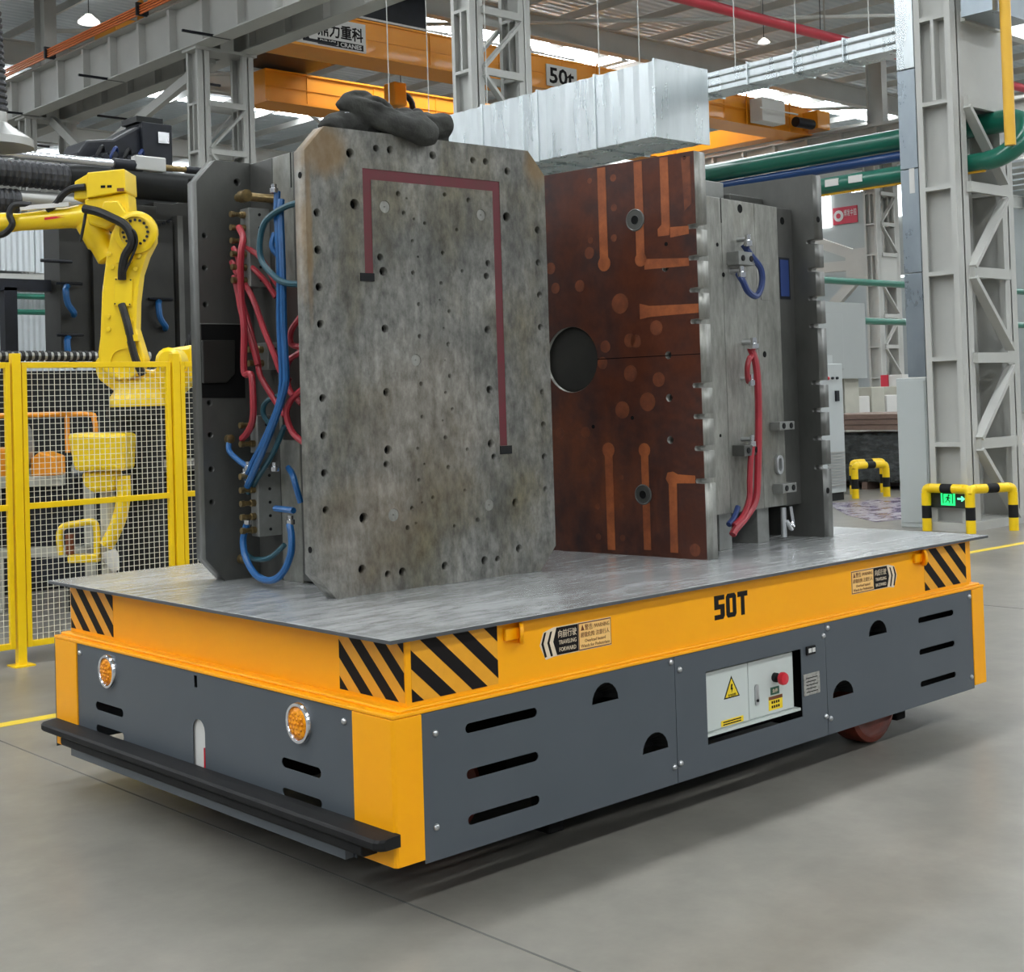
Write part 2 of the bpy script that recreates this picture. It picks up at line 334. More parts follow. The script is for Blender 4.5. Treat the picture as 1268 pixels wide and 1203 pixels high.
wf = MB().box(75, 75.3, -30, 100, 0, 13).obj('wall_right', 'wall_sheet'); tag(wf, 'pale far wall of corrugated panels at the right', 'wall', kind='structure')
wb = MB().box(-30, 75, 99, 99.3, 0, 13).obj('wall_back', 'wall_sheet'); tag(wb, 'pale corrugated wall closing the far left of the hall', 'wall', kind='structure')
for k in range(10):
    y0 = 4+k*6.6
    MB().box(74.9, 74.98, y0, y0+4.2, 8.6, 12.6).obj('window_pane', 'window', wf)
    for q in range(1, 4): MB().box(74.84, 74.9, y0+q*1.05-.05, y0+q*1.05+.05, 8.6, 12.6).obj('glazing_bar', 'hall_steel', wf)
    MB().box(74.84, 74.9, y0, y0+4.2, 10.5, 10.62).obj('glazing_bar', 'hall_steel', wf)
# ================================================================== CRANE COLUMNS
def crane_column(x, y, label, top=9.1, group='laced steel crane columns', dx=1.06):
    t = thing('crane_column', label, 'column', (x, y, 0), 0, group)
    hw = .235   # half depth of each leg along y
    for s in (0, 1):
        b = MB(); xc = s*dx
        b.box(xc-.012, xc+.012, -hw, hw, 0, top)
        for sg in (-1, 1):
            a0, a1 = sorted((sg*hw, sg*(hw-.02))); b.box(xc-.14, xc+.14, a0, a1, 0, top)
            a0, a1 = sorted((sg*(hw-.02), sg*(hw-.075)))
            for xe in (xc-.14, xc+.125): b.box(xe, xe+.015, a0, a1, 0, top)
        l = b.obj('leg', 'hall_steel', t)
        st = None
        for z in range(1, int(top)):
            for sg in (-1, 1):
                a0, a1 = sorted((xc+sg*.012, xc+sg*.138))
                if st is None: st = MB().box(0, .126, -hw+.02, hw-.02, -.025, .025).obj('stiffener', 'hall_steel', l); st.location = (a0, 0, z)
                else: share('stiffener', st, l, (a0, 0, z))
        for zz in (5, 7): MB().box(xc-.138, xc-.012, -.02, .02, zz+.02, zz+.98).obj('stiffener', 'hall_steel', l)
    hz = dg1 = dg2 = None
    for z in range(0, int(top)):
        for ys in (-hw-.03, hw+.03):
            if z > 0:
                if hz is None: hz = MB().box(.1, dx-.1, -.03, .03, -.06, .06).obj('lacing_bar', 'hall_steel', t); hz.location = (0, ys, z)
                else: share('lacing_bar', hz, t, (0, ys, z))
            if z in (5, int(top)-1): continue
            if z % 2 == 0:
                if dg1 is None: dg1 = MB().bar((.10, 0, .94), (dx-.12, 0, .10), .05, .12, (0, 1, 0)).obj('diagonal', 'hall_steel', t); dg1.location = (0, ys, z)
                else: share('diagonal', dg1, t, (0, ys, z))
            else:
                if dg2 is None: dg2 = MB().bar((.10, 0, .06), (dx-.12, 0, .90), .05, .12, (0, 1, 0)).obj('diagonal', 'hall_steel', t); dg2.location = (0, ys, z)
                else: share('diagonal', dg2, t, (0, ys, z))
    for sg in (-1, 1): MB().box(.14, dx-.14, min(sg*hw, sg*(hw-.018)), max(sg*hw, sg*(hw-.018)), 5.0, 6.0).obj('batten_plate', 'hall_steel', t)
    MB().box(-.20, dx+.25, -.27, .27, 0, .10).obj('base_plinth', 'hall_steel', t)
    MB().box(-.2, dx+.2, -hw-.05, hw+.05, top, top+.06).obj('cap_plate', 'hall_steel', t)
    b = MB(); b.box(dx/2-.012, dx/2+.012, -.28, .28, top+.06, 12.7); b.box(dx/2-.16, dx/2+.16, -.30, -.28, top+.06, 12.7); b.box(dx/2-.16, dx/2+.16, .28, .30, top+.06, 12.7)
    b.obj('upper_post', 'hall_steel', t)
    return t
crane_column(12.04, 4.875, 'laced grey steel column behind the striped barrier with the exit sign')
crane_column(12.04, 13.3, 'laced grey steel column behind the galvanised duct and the dark garment')
crane_column(12.04, 21.85, 'laced grey steel column under the crane runway with orange conductor bars')
crane_column(12.04, 30.3, 'far grey steel column at the left edge behind the runway beam')
crane_column(36.6, 21.6, 'distant laced grey column beside the red banner, seen past the rusty mould')

def runway(x, label, y0, y1, z0=9.16, h=1.0):
    t = thing('runway_beam', label, 'beam', (x, y0, z0), 0, 'crane runway beams')
    L = y1-y0; b = MB(); b.box(-.012, .012, 0, L, .03, h-.03); b.obj('web', 'hall_steel', t)
    MB().box(-.22, .22, 0, L, 0, .03).obj('lower_flange', 'hall_steel', t); MB().box(-.25, .25, 0, L, h-.03, h).obj('upper_flange', 'hall_steel', t)
    MB().box(-.04, .04, 0, L, h, h+.12).obj('rail', 'hall_steel', t)
    st = None; y = .4
    while y < L:
        for sg in (0, 1):
            if st is None: st = MB().box(0, .17, -.05, .05, .03, h-.03).obj('stiffener', 'hall_steel', t); st.location = (.012, y, 0)
            else: share('stiffener', st, t, (.012 if sg else -.182, y, 0))
        y += 1.35
    return t
r1 = runway(12.0, 'grey crane runway beam carrying the orange conductor bars', 2.0, 60)
for k in range(4):
    MB().bar((-.42, 0, 1.02+k*.055), (-.42, 58, 1.02+k*.055), .04, .03).obj('conductor_bar', 'copper', r1)
for k in range(12):
    MB().box(-.5, -.22, 3+k*4.6, 3.06+k*4.6, .98, 1.26).obj('conductor_bracket', 'machine_black', r1)
    MB().bar((-.9, 5+k*4.6, .02), (.2, 5+k*4.6, .02), .05, .05).obj('cross_rod', 'machine_black', r1)
r2 = runway(13.1, 'second grey crane runway beam on the far legs of the columns', 2.0, 60)
for k in range(12): MB().bar((.2, 4+k*4.6, -.02), (1.0, 4+k*4.6, -.02), .05, .05).obj('cross_rod', 'machine_black', r2)
runway(36.6, 'distant grey runway beam seen beneath the green and blue pipes', 6.0, 60)
runway(37.66, 'distant paired runway beam on the far column row', 6.0, 60)
pbr = thing('portal_brace', 'grey V shaped portal brace between the two left crane columns', 'brace', (12.57, 26.0, 7.8))
MB().bar((0, 1.9, 0), (0, -3.85, 1.3), .14, .22).obj('brace_bar', 'hall_steel', pbr); MB().bar((0, 1.9, 0), (0, 4.0, 1.3), .14, .22).obj('brace_bar', 'hall_steel', pbr)
tag(MB().bar((12.9, 29.0, 10.3), (15.4, 29.0, 13.0), .16, .16).obj('roof_strut', 'hall_steel'), 'pale slanting strut rising behind the runway to the roof', 'strut')

# ================================================================== OVERHEAD CRANE
cr = thing('bridge_crane', 'orange double girder bridge crane with a white maker sign', 'crane', (13.3, 23.9, 10.25))
def girder(y0, xs_):
    b = MB(); b.box(xs_, 23.2, y0, y0+.75, .06, .88); g = b.obj('girder', 'crane', cr)
    MB().box(xs_, 23.4, y0-.10, y0+1.0, 0, .06).obj('bottom_flange', 'crane', g); MB().box(xs_, 23.4, y0-.05, y0+.95, .88, .93).obj('top_flange', 'crane', g)
    MB().box(xs_, 23.2, y0-.02, y0, .45, .48).obj('weld_seam', 'crane', g)
    for k in range(2, 9): MB().box(1.9+k*2.4, 1.94+k*2.4, y0-.02, y0, .06, .88).obj('weld_seam', 'crane', g)
    return g
g1 = girder(0, 1.75); g2 = girder(5.6, 5.3)
for xx in (22.9,): MB().box(xx, xx+.7, -.6, 7.0, .15, .75).obj('end_carriage', 'crane', cr)
for k in range(5): MB().bar((12.8+k*2.3, -.14, 0), (12.8+k*2.3, -.14, .98), .05, .05).obj('walkway_post', 'crane', cr)
for zz in (.5,): MB().bar((12.8, -.14, zz), (22, -.14, zz), .03, .03).obj('handrail', 'crane', cr)
sb = MB().box(2.2, 4.62, -.05, -.022, .08, .80).obj('maker_sign', 'sign_white', cr); sb['label'] = 'white sign board with black lettering'
text('lettering', '鼎力重科', .4, (3.86, -.053, .50), X, Z, 'black_paint', sb, width=1.36, height=.36, bold=.025)
MB().box(3.18, 4.54, -.055, -.05, .12, .27).obj('caption_band', 'black_paint', sb)
text('lettering', 'DINGLI CRANES', .2, (3.86, -.058, .195), X, Z, 'sign_white', sb, width=1.24, height=.11, bold=.025)
MB().prism([(2.45, .74), (2.66, .74), (2.98, .14), (2.77, .14)], (0, -.052, 0), X, Z, (0, -.003, 0)).obj('emblem_stroke', 'black_paint', sb)
cb = MB().box(10.85, 12.05, -.05, -.022, .12, .72).obj('capacity_sign', 'sign_white', cr); cb['label'] = 'white 50t capacity sign'
text('lettering', '50t', .5, (11.45, -.053, .42), X, Z, 'black_paint', cb, width=.98, height=.46, bold=.025)
MB().box(19.7, 20.9, -.75, -.25, .02, .78).obj('electrical_box', 'sign_white', cr, bevel=.02)
MB().bar((19.3, -.95, .35), (21.3, -.95, .35), .04, .04).obj('box_rail', 'sign_white', cr)
MB().cyl((21.8, -.5, .25), (22.7, -.5, .25), .17, 14).obj('drive_motor', 'machine_black', cr, True)
MB().box(6.9, 8.3, 2.3, 3.4, .95, 1.2).obj('trolley_frame', 'machine_black', cr); tr = MB().box(4.4, 6.9, .3, 6.0, 1.0, 2.1).obj('trolley', 'machine_black', cr, bevel=.05); tr['label'] = 'dark blue black hoist trolley on the girder'
MB().bar((3.9, -.03, .98), (12, -.03, .98), .03, .05).obj('walkway_rail', 'sign_white', cr)
hb = MB().box(7.55, 8.0, 2.6, 3.1, -.35, .30).obj('hook_block', 'crane', cr, bevel=.05)
hk = [(8.05+.33*math.cos(a), 2.85, -.30+.33*math.sin(a)) for a in [math.radians(d) for d in range(80, -161, -20)]]
MB().tube(hk, .09, 8).obj('hook', 'machine_black', hb, True)
for dx in (-.2, .2): MB().cyl((7.78+dx, 2.85, .28), (7.78+dx, 2.85, 1.05), .015, 6).obj('hoist_rope', 'machine_black', hb)
ct = thing('crane_end_truck', 'orange end carriage of another crane behind the runway beam', 'crane', (13.6, 28.5, 10.28))
MB().box(0, 1.0, 0, 1.2, 0, 1.30).obj('carriage_body', 'crane', ct, bevel=.03); MB().box(.75, .85, .1, .3, 1.3, 1.9).obj('buffer_post', 'crane', ct, bevel=.02)
MB().prism([(1.0, .2), (1.0, 1.3), (2.2, 1.1), (2.2, .2)], (0, .2, 0), X, Z, (0, .7, 0)).obj('girder_stub', 'crane', ct)
ct2 = thing('runway_platform', 'orange railing platform on top of the runway beam', 'railing', (12.0, 20.2, 10.28))
for a, b_ in (((-.3, 0, 0), (-.3, 0, .8)), ((-.3, 3, 0), (-.3, 3, .8)), ((-.3, 0, .8), (-.3, 3, .8)), ((-.3, 0, .4), (-.3, 3, .4)), ((-.3, 0, .8), (.9, 0, .8))):
    MB().bar(a, b_, .06, .06).obj('rail', 'crane', ct2)

# ================================================================== DUCTS AND PIPES
du = thing('air_duct', 'large ribbed galvanised air duct hanging above the rusty mould', 'duct', (10.5, 7.96, 4.96))
xs, yL = 1.02, 7.4
seams = [0, 1.05, 2.15, 3.3, 4.45, 5.6, 6.6, 7.4]
for i in range(len(seams)-1):
    b = MB(); y0, y1 = seams[i], seams[i+1]; n = 8; d = .03
    ys = [y0+(y1-y0)*k/n for k in range(n+1)]
    xx = [d if k % 2 else 0 for k in range(n+1)]
    b.prism([(xx[k], ys[k]) for k in range(n+1)]+[(xs-xx[k], ys[k]) for k in range(n, -1, -1)], (0, 0, .0), X, Y, (0, 0, .96))
    b.obj('duct_section', 'galv', du)
    MB().prism(rect(-.02, xs+.02, -.02, .98), (0, y0-.015, 0), X, Z, (0, .03, 0)).obj('flange', 'galv', du)
for yy in (1.05, 3.3, 5.6):
    for x_ in (.1, .9): MB().cyl((x_, yy, .96), (x_, yy, 7.8), .008, 5).obj('hanger_rod', 'hall_steel', du)
d2 = thing('flat_duct', 'flat galvanised duct running from the column to the large duct', 'duct', (12.08, 5.46, 5.78))
for k in range(5):
    b = MB(); b.prism([(0, 0), (.42, 0), (.42, .27), (0, .27), (0, .22), (-.02, .20), (0, .18), (0, .10), (-.02, .08), (0, .06)], (0, k*.75, 0), X, Z, (0, .73, 0)).obj('duct_section', 'galv', d2)
    b = MB().prism(rect(-.03, .45, -.02, .29), (0, k*.75+.73, 0), X, Z, (0, .02, 0)).obj('flange', 'galv', d2)
for yy in (.5, 1.6, 2.6): MB().cyl((.2, yy, .27), (.2, yy, 7.0), .008, 5).obj('hanger_rod', 'hall_steel', d2)
vd = thing('vertical_duct', 'vertical blue grey galvanised duct standing on the tall cabinet', 'duct', (12.04, 5.255, 1.80))
for k in range(5):
    z0 = [0, 1.25, 2.5, 3.7, 4.9, 6.5][k]; z1 = [0, 1.25, 2.5, 3.7, 4.9, 6.5][k+1]
    MB().box(0, .155, -.05, .19, z0, z1-.01).obj('duct_section', 'galv_blue' if k < 3 else 'galv', vd, bevel=.006)
MB().box(-.004, 0, .0, .07, 2.2, 2.5).obj('sticker', 'sign_white', vd)
hd = thing('upper_duct', 'short galvanised duct passing high through the right column', 'duct', (12.0, 4.16, 5.95))
MB().box(0, .9, 0, .39, 0, .5).obj('duct_section', 'galv_blue', hd)
gp = thing('green_pipe', 'thick green pipe loop bending around the right steel column', 'pipe', (0, 0, 0))
pu = [(12.80, 32, 4.82), (12.80, 20, 4.82), (12.80, 9, 4.82), (12.80, 5.5, 4.82), (12.80, 4.46, 4.82)]
ub = [(12.565+.235*math.cos(a), 4.47-.33*math.sin(a), 4.56+.26*math.cos(a)) for a in [PI*k/16 for k in range(17)]]
MB().tube(pu, .135, 18).obj('upper_run', 'green_pipe', gp, True)
MB().tube(ub, [.135+(.112-.135)*k/16 for k in range(17)], 18).obj('return_bend', 'green_pipe', gp, True)
MB().tube([(12.33, 4.46, 4.30), (12.33, 6, 4.30), (12.33, 20, 4.30), (12.33, 32, 4.30)], .105, 18).obj('lower_run', 'green_pipe', gp, True)
for yy in (6.1, 6.45): MB().box(12.222, 12.24, yy, yy+.2, 4.27, 4.36).obj('flow_sticker', 'sign_white', gp)
MB().tube([(12.33, 4.5, 4.19), (12.33, 7, 4.19), (12.33, 32, 4.19)], .02, 8).obj('support_strip', 'gas_yellow', gp, True)
tag(MB().cyl((12.80, 5.3, 4.61), (12.80, 32, 4.61), .065, 14).obj('blue_pipe', 'blue_pipe', smooth=True), 'blue pipe running beneath the thick green pipe', 'pipe')
tag(MB().cyl((12.14, 4.08, 4.40), (12.14, 4.08, 9.3), .062, 14).obj('yellow_pipe', 'gas_yellow', smooth=True), 'yellow vertical gas pipe rising from the green pipe bend', 'pipe')
tag(MB().tube([(16, 17.45, 11.0), (30, 17.45, 11.0), (60, 17.45, 11.0)], .13, 12).obj('sprinkler_pipe', 'fire_red', smooth=True), 'red sprinkler main under the roof at the upper right', 'pipe')
for xx in (22, 25.5, 28.2): MB().cyl((xx, 17.45, 11.1), (xx, 17.45, 13), .025, 6).obj('pipe_hanger', 'hall_steel', bpy.data.objects['sprinkler_pipe'])
for nm, a, b_ in (('upper', (24, 16.5, 4.4), (44, 16.5, 4.4)), ('lower', (24, 16.5, 3.4), (44, 16.5, 3.4))):
    tag(MB().cyl(a, b_, .09, 10).obj('thin_green_pipe', 'green_pipe', smooth=True), nm+' thin dark green pipe passing in front of the distant column', 'pipe', 'thin green pipes')

# pendant lamps
def lamp(x, y, z, label, s=1.0):
    t = thing('pendant_lamp', label, 'lamp', (x, y, z), 0, 'high bay pendant lamps')
    MB().lathe([(.08*s, .24*s), (.12*s, .2*s), (.28*s, .06*s), (.30*s, 0), (.26*s, -.02*s)], (0, 0, 0), Z, 18).obj('lamp_shade', 'lamp', t, True)
    MB().cyl((0, 0, .24*s), (0, 0, 13.0-z), .012, 5).obj('cord', 'machine_black', t)
lamp(14.49, 31.8, 12.30, 'white pendant lamp above the orange conductor bars')
lamp(28.1, 19.35, 11.2, 'small pendant lamp under the roof near the red pipe', .55)
lamp(29.25, 18.3, 10.3, 'small pendant lamp between the flat duct and the green pipe', .55)

# ================================================================== RIGHT SIDE FLOOR OBJECTS
cbt = thing('control_cabinet', 'tall plain grey cabinet standing against the right column', 'cabinet', (12.03, 5.205, 0))
MB().box(0, .5, 0, .40, 0, 1.79).obj('body', 'cabinet', cbt, bevel=.008); MB().box(-.012, 0, .015, .385, .06, 1.76).obj('door', 'cabinet', cbt, bevel=.004)
def barrier(pts, label, h, r=.055, rot=0):
    t = thing('bollard_barrier', label, 'barrier', (pts[0][0], pts[0][1], 0), 0, 'yellow and black tube barriers')
    P = [Vector((p[0]-pts[0][0], p[1]-pts[0][1], 0)) for p in pts]
    def seg(a, b, nm='rail'):   # alternating yellow / black
        d = (b-a); n = 3
        for i in range(n):
            MB().cyl(a+d*(i/n), a+d*((i+1)/n), r, 12).obj(nm+('_band' if i == 1 else ''), 'black' if i == 1 else 'fence', t, True)
    for p in P: seg(p, p+Vector((0, 0, h-r)), 'post')
    for p, q in zip(P[:-1], P[1:]):
        d = (q-p).normalized()*r*1.2; zz = Vector((0, 0, h))
        seg(p+zz+d, q+zz-d)
        for c_, s_ in ((p, 1), (q, -1)):
            MB().tube(spline([c_+Vector((0, 0, h-r)), c_+Vector((0, 0, h-.2*r))+d*s_*.3, c_+zz+d*s_], 5), r, 12).obj('elbow', 'fence', t, True)
    return t
barrier([(11.79, 5.11), (11.75, 4.53), (12.30, 4.30)], 'yellow black barrier with the green exit sign by the right column', .50)
barrier([(15.5, 8.55), (16.05, 8.35)], 'distant yellow black barrier before the wrapped pallet', .50)
barrier([(16.2, 9.05), (16.75, 8.85)], 'distant yellow black barrier right behind another barrier', .50)
barrier([(13.75, 4.06), (14.3, 4.0)], 'yellow black barrier cut by the right picture edge', .50)
ex = thing('exit_sign', 'dark exit sign with glowing green running figure and arrow', 'sign', (11.855, 4.61, .27))
MB().box(0, .03, 0, .50, 0, .20).obj('panel', mat('sign_housing', (.03, .035, .03), .35), ex, bevel=.004)
pg = MB().box(-.006, 0, .165, .345, .03, .19).obj('pictogram', 'sign_green', ex)
fy = lambda a, b: MB().prism(a, (-.007, .255, .11), (0, -1, 0), Z, (-.003, 0, 0)).obj(b, 'sign_glow', pg)
fy([(-.065, -.06), (-.065, .06), (-.055, .06), (-.055, -.06)], 'doorway'); fy([(.055, -.06), (.055, .06), (.065, .06), (.065, -.06)], 'doorway'); fy([(-.065, .052), (-.065, .062), (.065, .062), (.065, .052)], 'doorway')
fy(circle(.012, .035, .012, 10), 'figure'); fy([(-.012, .022), (.012, .022), (.012, -.012), (-.01, -.012)], 'figure'); fy([(.008, .02), (.035, .004), (.032, -.004), (.006, .008)], 'figure')
fy([(-.012, .02), (-.035, .006), (-.032, -.002), (-.01, .01)], 'figure'); fy([(0, -.01), (.03, -.03), (.022, -.055), (.014, -.052), (.018, -.034), (-.006, -.02)], 'figure'); fy([(-.01, -.01), (.002, -.012), (-.022, -.045), (-.04, -.045), (-.04, -.037), (-.026, -.036)], 'figure')
MB().prism([(0, .012), (.055, .012), (.045, .03), (.06, .03), (.095, 0), (.06, -.03), (.045, -.03), (.055, -.012), (0, -.012)], (-.002, .135, .11), (0, -1, 0), Z, (-.005, 0, 0)).obj('arrow', 'sign_pale', ex)
gc = thing('switch_cabinet', 'pale grey switch cabinet with red lamp behind the rear mould', 'cabinet', (14.35, 8.55, 0))
MB().box(0, .92, 0, .55, .12, 2.07).obj('body', 'cabinet', gc, bevel=.01); MB().box(0, .70, .02, .5, 2.07, 2.2).obj('top_box', 'cabinet', gc); MB().box(.03, .89, .03, .5, 0, .12).obj('plinth', 'machine_dark', gc)
for k in range(12): MB().box(.45, .88, -.02, 0, .22+k*.045, .245+k*.045).obj('vent_slat', 'hood', gc)
MB().lathe([(.025, 0), (.025, .03), (.01, .04)], (.52, 0, 1.85), NY, 10).obj('pilot_lamp', 'red_plastic', gc)
for xx in (.64, .76): MB().lathe([(.02, 0), (.02, .03)], (xx, 0, 1.85), NY, 10).obj('push_button', 'machine_black', gc)
MB().box(.70, .78, -.03, 0, 1.5, 1.66).obj('handle', 'machine_black', gc)
pl = thing('wrapped_pallet', 'pallet load in dark stretch wrap under brown boards', 'pallet', (17.2, 8.7, 0))
MB().box(0, 1.5, 0, 1.6, .12, .95).obj('wrapped_load', 'wrap', pl, bevel=.05); MB().box(-.03, .02, -.02, .06, .1, 1.0).obj('corner_post', 'machine_black', pl)
for yy in (0, .75, 1.5): MB().box(0, 1.5, yy, yy+.1, 0, .12).obj('pallet_runner', 'wood', pl)
for k in range(3): MB().box(-.1, 1.7, -.1, 1.8, .99+k*.09, 1.07+k*.09).obj('board', 'wood', pl)
fm = MB().prism([(12.4, 6.2), (13.6, 6.0), (15.0, 6.6), (16.4, 7.8), (16.3, 8.0), (15.3, 8.15), (14.5, 8.4), (13.0, 7.0)], (0, 0, .001), X, Y, (0, 0, .006)).obj('plastic_sheet', 'film')
tag(fm, 'purple tinted plastic sheeting spread on the far floor', 'sheeting')
en = thing('grey_enclosure', 'plain grey machine enclosure behind the switch cabinet', 'enclosure', (22.5, 13.6, 0))
MB().box(-1.5, 1.2, .0, 2.5, 1.9, 3.55).obj('upper_body', 'wall', en); MB().box(-1.5, -.9, .2, 2.4, 0, 1.9).obj('support', 'wall', en); MB().box(.6, 1.15, .2, 2.4, 0, 1.9).obj('support', 'machine_white', en)
MB().box(-.6, .3, -.02, 0, 2.1, 3.3).obj('panel_door', 'wall', en, bevel=.01)
ws = thing('white_rack', 'white stacked rack and crates beyond the brown boards', 'rack', (25.5, 14.3, 0))
for k in range(4):
    MB().box(-1.2+k*.62, -.66+k*.62, 0, .8, 0, 1.5+.2*(k % 2)).obj('crate', 'sign_white' if k % 2 == 0 else 'machine_white', ws, bevel=.02)
rc = thing('red_cabinet', 'narrow red cabinet with white door by the distant column', 'cabinet', (28.6, 15.8, 0))
MB().box(0, .35, .4, .6, 0, 2.0).obj('body', 'fire_red', rc); MB().box(.05, 1.2, 0, .39, 0, 2.0).obj('door', 'sign_white', rc); MB().box(.55, .95, -.01, 0, 1.2, 1.7).obj('notice', 'banner', rc)
pb = thing('banner', 'red banner with white emblem and characters on the grey panel', 'banner', (60, 37.5, 10.38))
MB().box(.05, .2, -6.5, 6.5, -3.0, 1.6).obj('panel', 'wall', pb); bn = MB().box(0, .05, 0, 1.5, 0, .9).obj('cloth', 'banner', pb)
MB().lathe([(.30, 0), (.30, .02)], (0, 1.14, .45), NX, 16).obj('emblem', 'sign_white', bn); MB().lathe([(.14, 0), (.14, .03)], (-.01, 1.14, .45), NX, 12).obj('emblem_core', 'banner', bn)
text('lettering', '博发中国', .3, (-.02, .42, .56), (0, -1, 0), Z, 'sign_white', bn, width=.78, height=.36)
for k in range(2): MB().box(-.1, 0, 1.6+k*1.0, 2.4+k*1.0, -.1, 2.2).obj('window_pane', 'window', pb)
MB().box(-.1, 0, -2.9, -2.2, 0, 1.6).obj('window_pane', 'window', pb)
st = thing('far_portal_brace', 'pale grey K brace on the left side of the distant column', 'brace', (36.9, 21.9, 0))
for a, b_ in (((0, .35, 6.0), (0, 3.9, 7.4)), ((0, .35, 5.5), (0, 4.4, 2.0)), ((0, .35, 5.75), (0, 7.9, 5.95))):
    MB().bar(a, b_, .2, .34).obj('brace_bar', 'hall_steel', st)
MB().box(-.12, .12, .0, .9, 5.2, 6.3).obj('gusset', 'hall_steel', st)

# ================================================================== SAFETY FENCE
FY = 5.544
def fence_post(x, label):
    t = thing('fence_post', label, 'post', (x, FY, 0), 0, 'yellow safety fence posts')
    MB().box(-.03, .03, -.03, .03, .008, 2.10).obj('tube', 'fence', t, bevel=.004); MB().box(-.07, .07, -.07, .07, 0, .010).obj('foot_plate', 'fence', t)
def fence_panel(x0, x1, label):
    t = thing('safety_fence', label, 'fence', (x0, FY, 0), 0, 'yellow mesh safety fence panels')
    L = x1-x0; z0, z1 = .12, 2.04
    for a, b_ in ((0, .035), (L-.035, L)): MB().box(a, b_, -.018, .018, z0, z1).obj('frame_tube', 'fence', t, bevel=.003)
    for a in (z0, 1.045, z1-.04): MB().box(.035, L-.035, -.018, .018, a, a+.04).obj('frame_rail', 'fence', t, bevel=.003)
    b = MB(); n = int((L-.07)/.039)
    for i in range(1, n): xx = .035+(L-.07)*i/n; b.bar((xx, .0, z0+.04), (xx, .0, z1-.04), .0034, .0034)
    for (a, c_) in ((z0+.04, 1.045), (1.085, z1-.04)):
        n = int((c_-a)/.037)
        for i in range(1, n): zz = a+(c_-a)*i/n; b.bar((.035, .004, zz), (L-.035, .004, zz), .0034, .0034)
    o = b.obj('wire_mesh', 'wire', t); o['kind'] = 'stuff'
fence_post(1.115, 'yellow fence post at the left, standing on its foot plate')
fence_post(2.31, 'yellow fence post rising beside the front mould')
fence_panel(-.04, 1.075, 'yellow mesh fence panel cut by the left picture edge')
fence_panel(1.155, 2.27, 'yellow mesh fence panel between two posts before the robot')
fence_panel(2.35, 3.46, 'yellow mesh fence panel running behind the front mould')

# ================================================================== ROBOTS
RA = -.743
rb = thing('industrial_robot', 'yellow industrial robot arm reaching left above the fence', 'robot', (2.355, 6.336, 0), RA)
MB().lathe([(.24, 0), (.24, .05), (.17, .08), (.17, 1.6), (.26, 1.64), (.26, 1.72)], (.05, .12, 0), Z, 20).obj('pedestal', 'machine_dark', rb, True)
MB().lathe([(.23, 1.72), (.23, 1.80), (.20, 1.84), (.20, 1.92), (.12, 1.96)], (.05, .12, 0), Z, 24).obj('turret', 'robot', rb, True)
bs = MB().prism([(-.28, 2.08), (-.22, 2.14), (.0, 2.02), (.2, 2.0), (.26, 2.16), (.50, 2.19), (.50, 1.93), (.36, 1.80), (.10, 1.76), (-.10, 1.82), (-.26, 1.95)], (0, .02, 0), X, Z, (0, .26, 0)).obj('shoulder', 'robot', rb, bevel=.03)
MB().lathe([(.10, 0), (.10, .22), (.07, .25)], (.38, -.06, 2.06), NY, 16).obj('axis_motor', 'robot', bs, True)
la = MB().prism([(.12, 3.21), (.19, 3.18), (.24, 3.10), (.24, 2.99), (.18, 2.88), (.13, 2.74), (.10, 2.53), (.09, 2.32), (.13, 2.18), (.16, 2.07), (.10, 1.96), (-.0, 1.92), (-.11, 1.94), (-.20, 2.03), (-.21, 2.14), (-.19, 2.27), (-.17, 2.61), (-.13, 2.88), (-.09, 3.06), (-.03, 3.16)], (0, -.10, 0), X, Z, (0, .16, 0)).obj('lower_arm', 'robot', rb, bevel=.022, seg=3)
MB().lathe([(.165, 0), (.165, .05), (.145, .065), (.12, .065), (.12, .045), (.0, .045)], (.115, -.09, 3.06), NY, 28).obj('elbow_cover', 'robot', la, True)
MB().lathe([(.125, 0), (.125, .035), (.105, .035), (.105, .02), (.0, .02)], (.0, -.09, 2.06), NY, 28).obj('shoulder_ring', 'robot', la, True)
sc0 = None
for k in range(16):
    a = 2*PI*k/16; p = (.115+.095*math.cos(a), -.137, 3.06+.095*math.sin(a))
    if sc0 is None: sc0 = MB().cyl((0, 0, 0), (0, -.012, 0), .011, 8).obj('screw', 'machine_black', la); sc0.location = p
    else: share('screw', sc0, la, p)
for p in ((-.10, -.105, 2.90), (-.08, -.105, 2.80), (.13, -.105, 2.88), (.10, -.105, 2.78), (-.12, -.105, 2.42), (-.12, -.105, 2.32), (.05, -.105, 2.38), (.06, -.105, 2.28)):
    MB().lathe([(.02, 0), (.02, .012), (.01, .014)], p, NY, 10).obj('boss', 'robot', la)
cp = MB().prism([(-.075, 2.50), (.065, 2.49), (.08, 2.71), (-.06, 2.72)], (0, -.118, 0), X, Z, (0, .015, 0)).obj('cover_plate', 'robot', la, bevel=.004)
for p in ((-.062, 2.515), (.052, 2.507), (.064, 2.695), (-.048, 2.703)): MB().lathe([(.006, 0), (.006, .006)], (p[0], -.118, p[1]), NY, 8).obj('screw', 'machine_black', cp)
hd_ = MB().prism([(-.27, 3.34), (.035, 3.385), (.03, 3.56), (-.26, 3.54)], (0, -.10, 0), X, Z, (0, .34, 0)).obj('elbow_housing', 'robot', rb, bevel=.01)
MB().prism([(-.27, 3.34), (-.26, 3.54), (-.37, 3.48), (-.38, 3.34)], (0, -.06, 0), X, Z, (0, .28, 0)).obj('housing_end', 'robot', hd_, bevel=.008)
for xx in (-.155, -.105): MB().box(xx, xx+.035, -.103, -.10, 3.415, 3.435).obj('label_mark', 'black_paint', hd_)
MB().box(-.03, .025, -.104, -.10, 3.385, 3.41).obj('label_plate', 'brown_label', hd_)
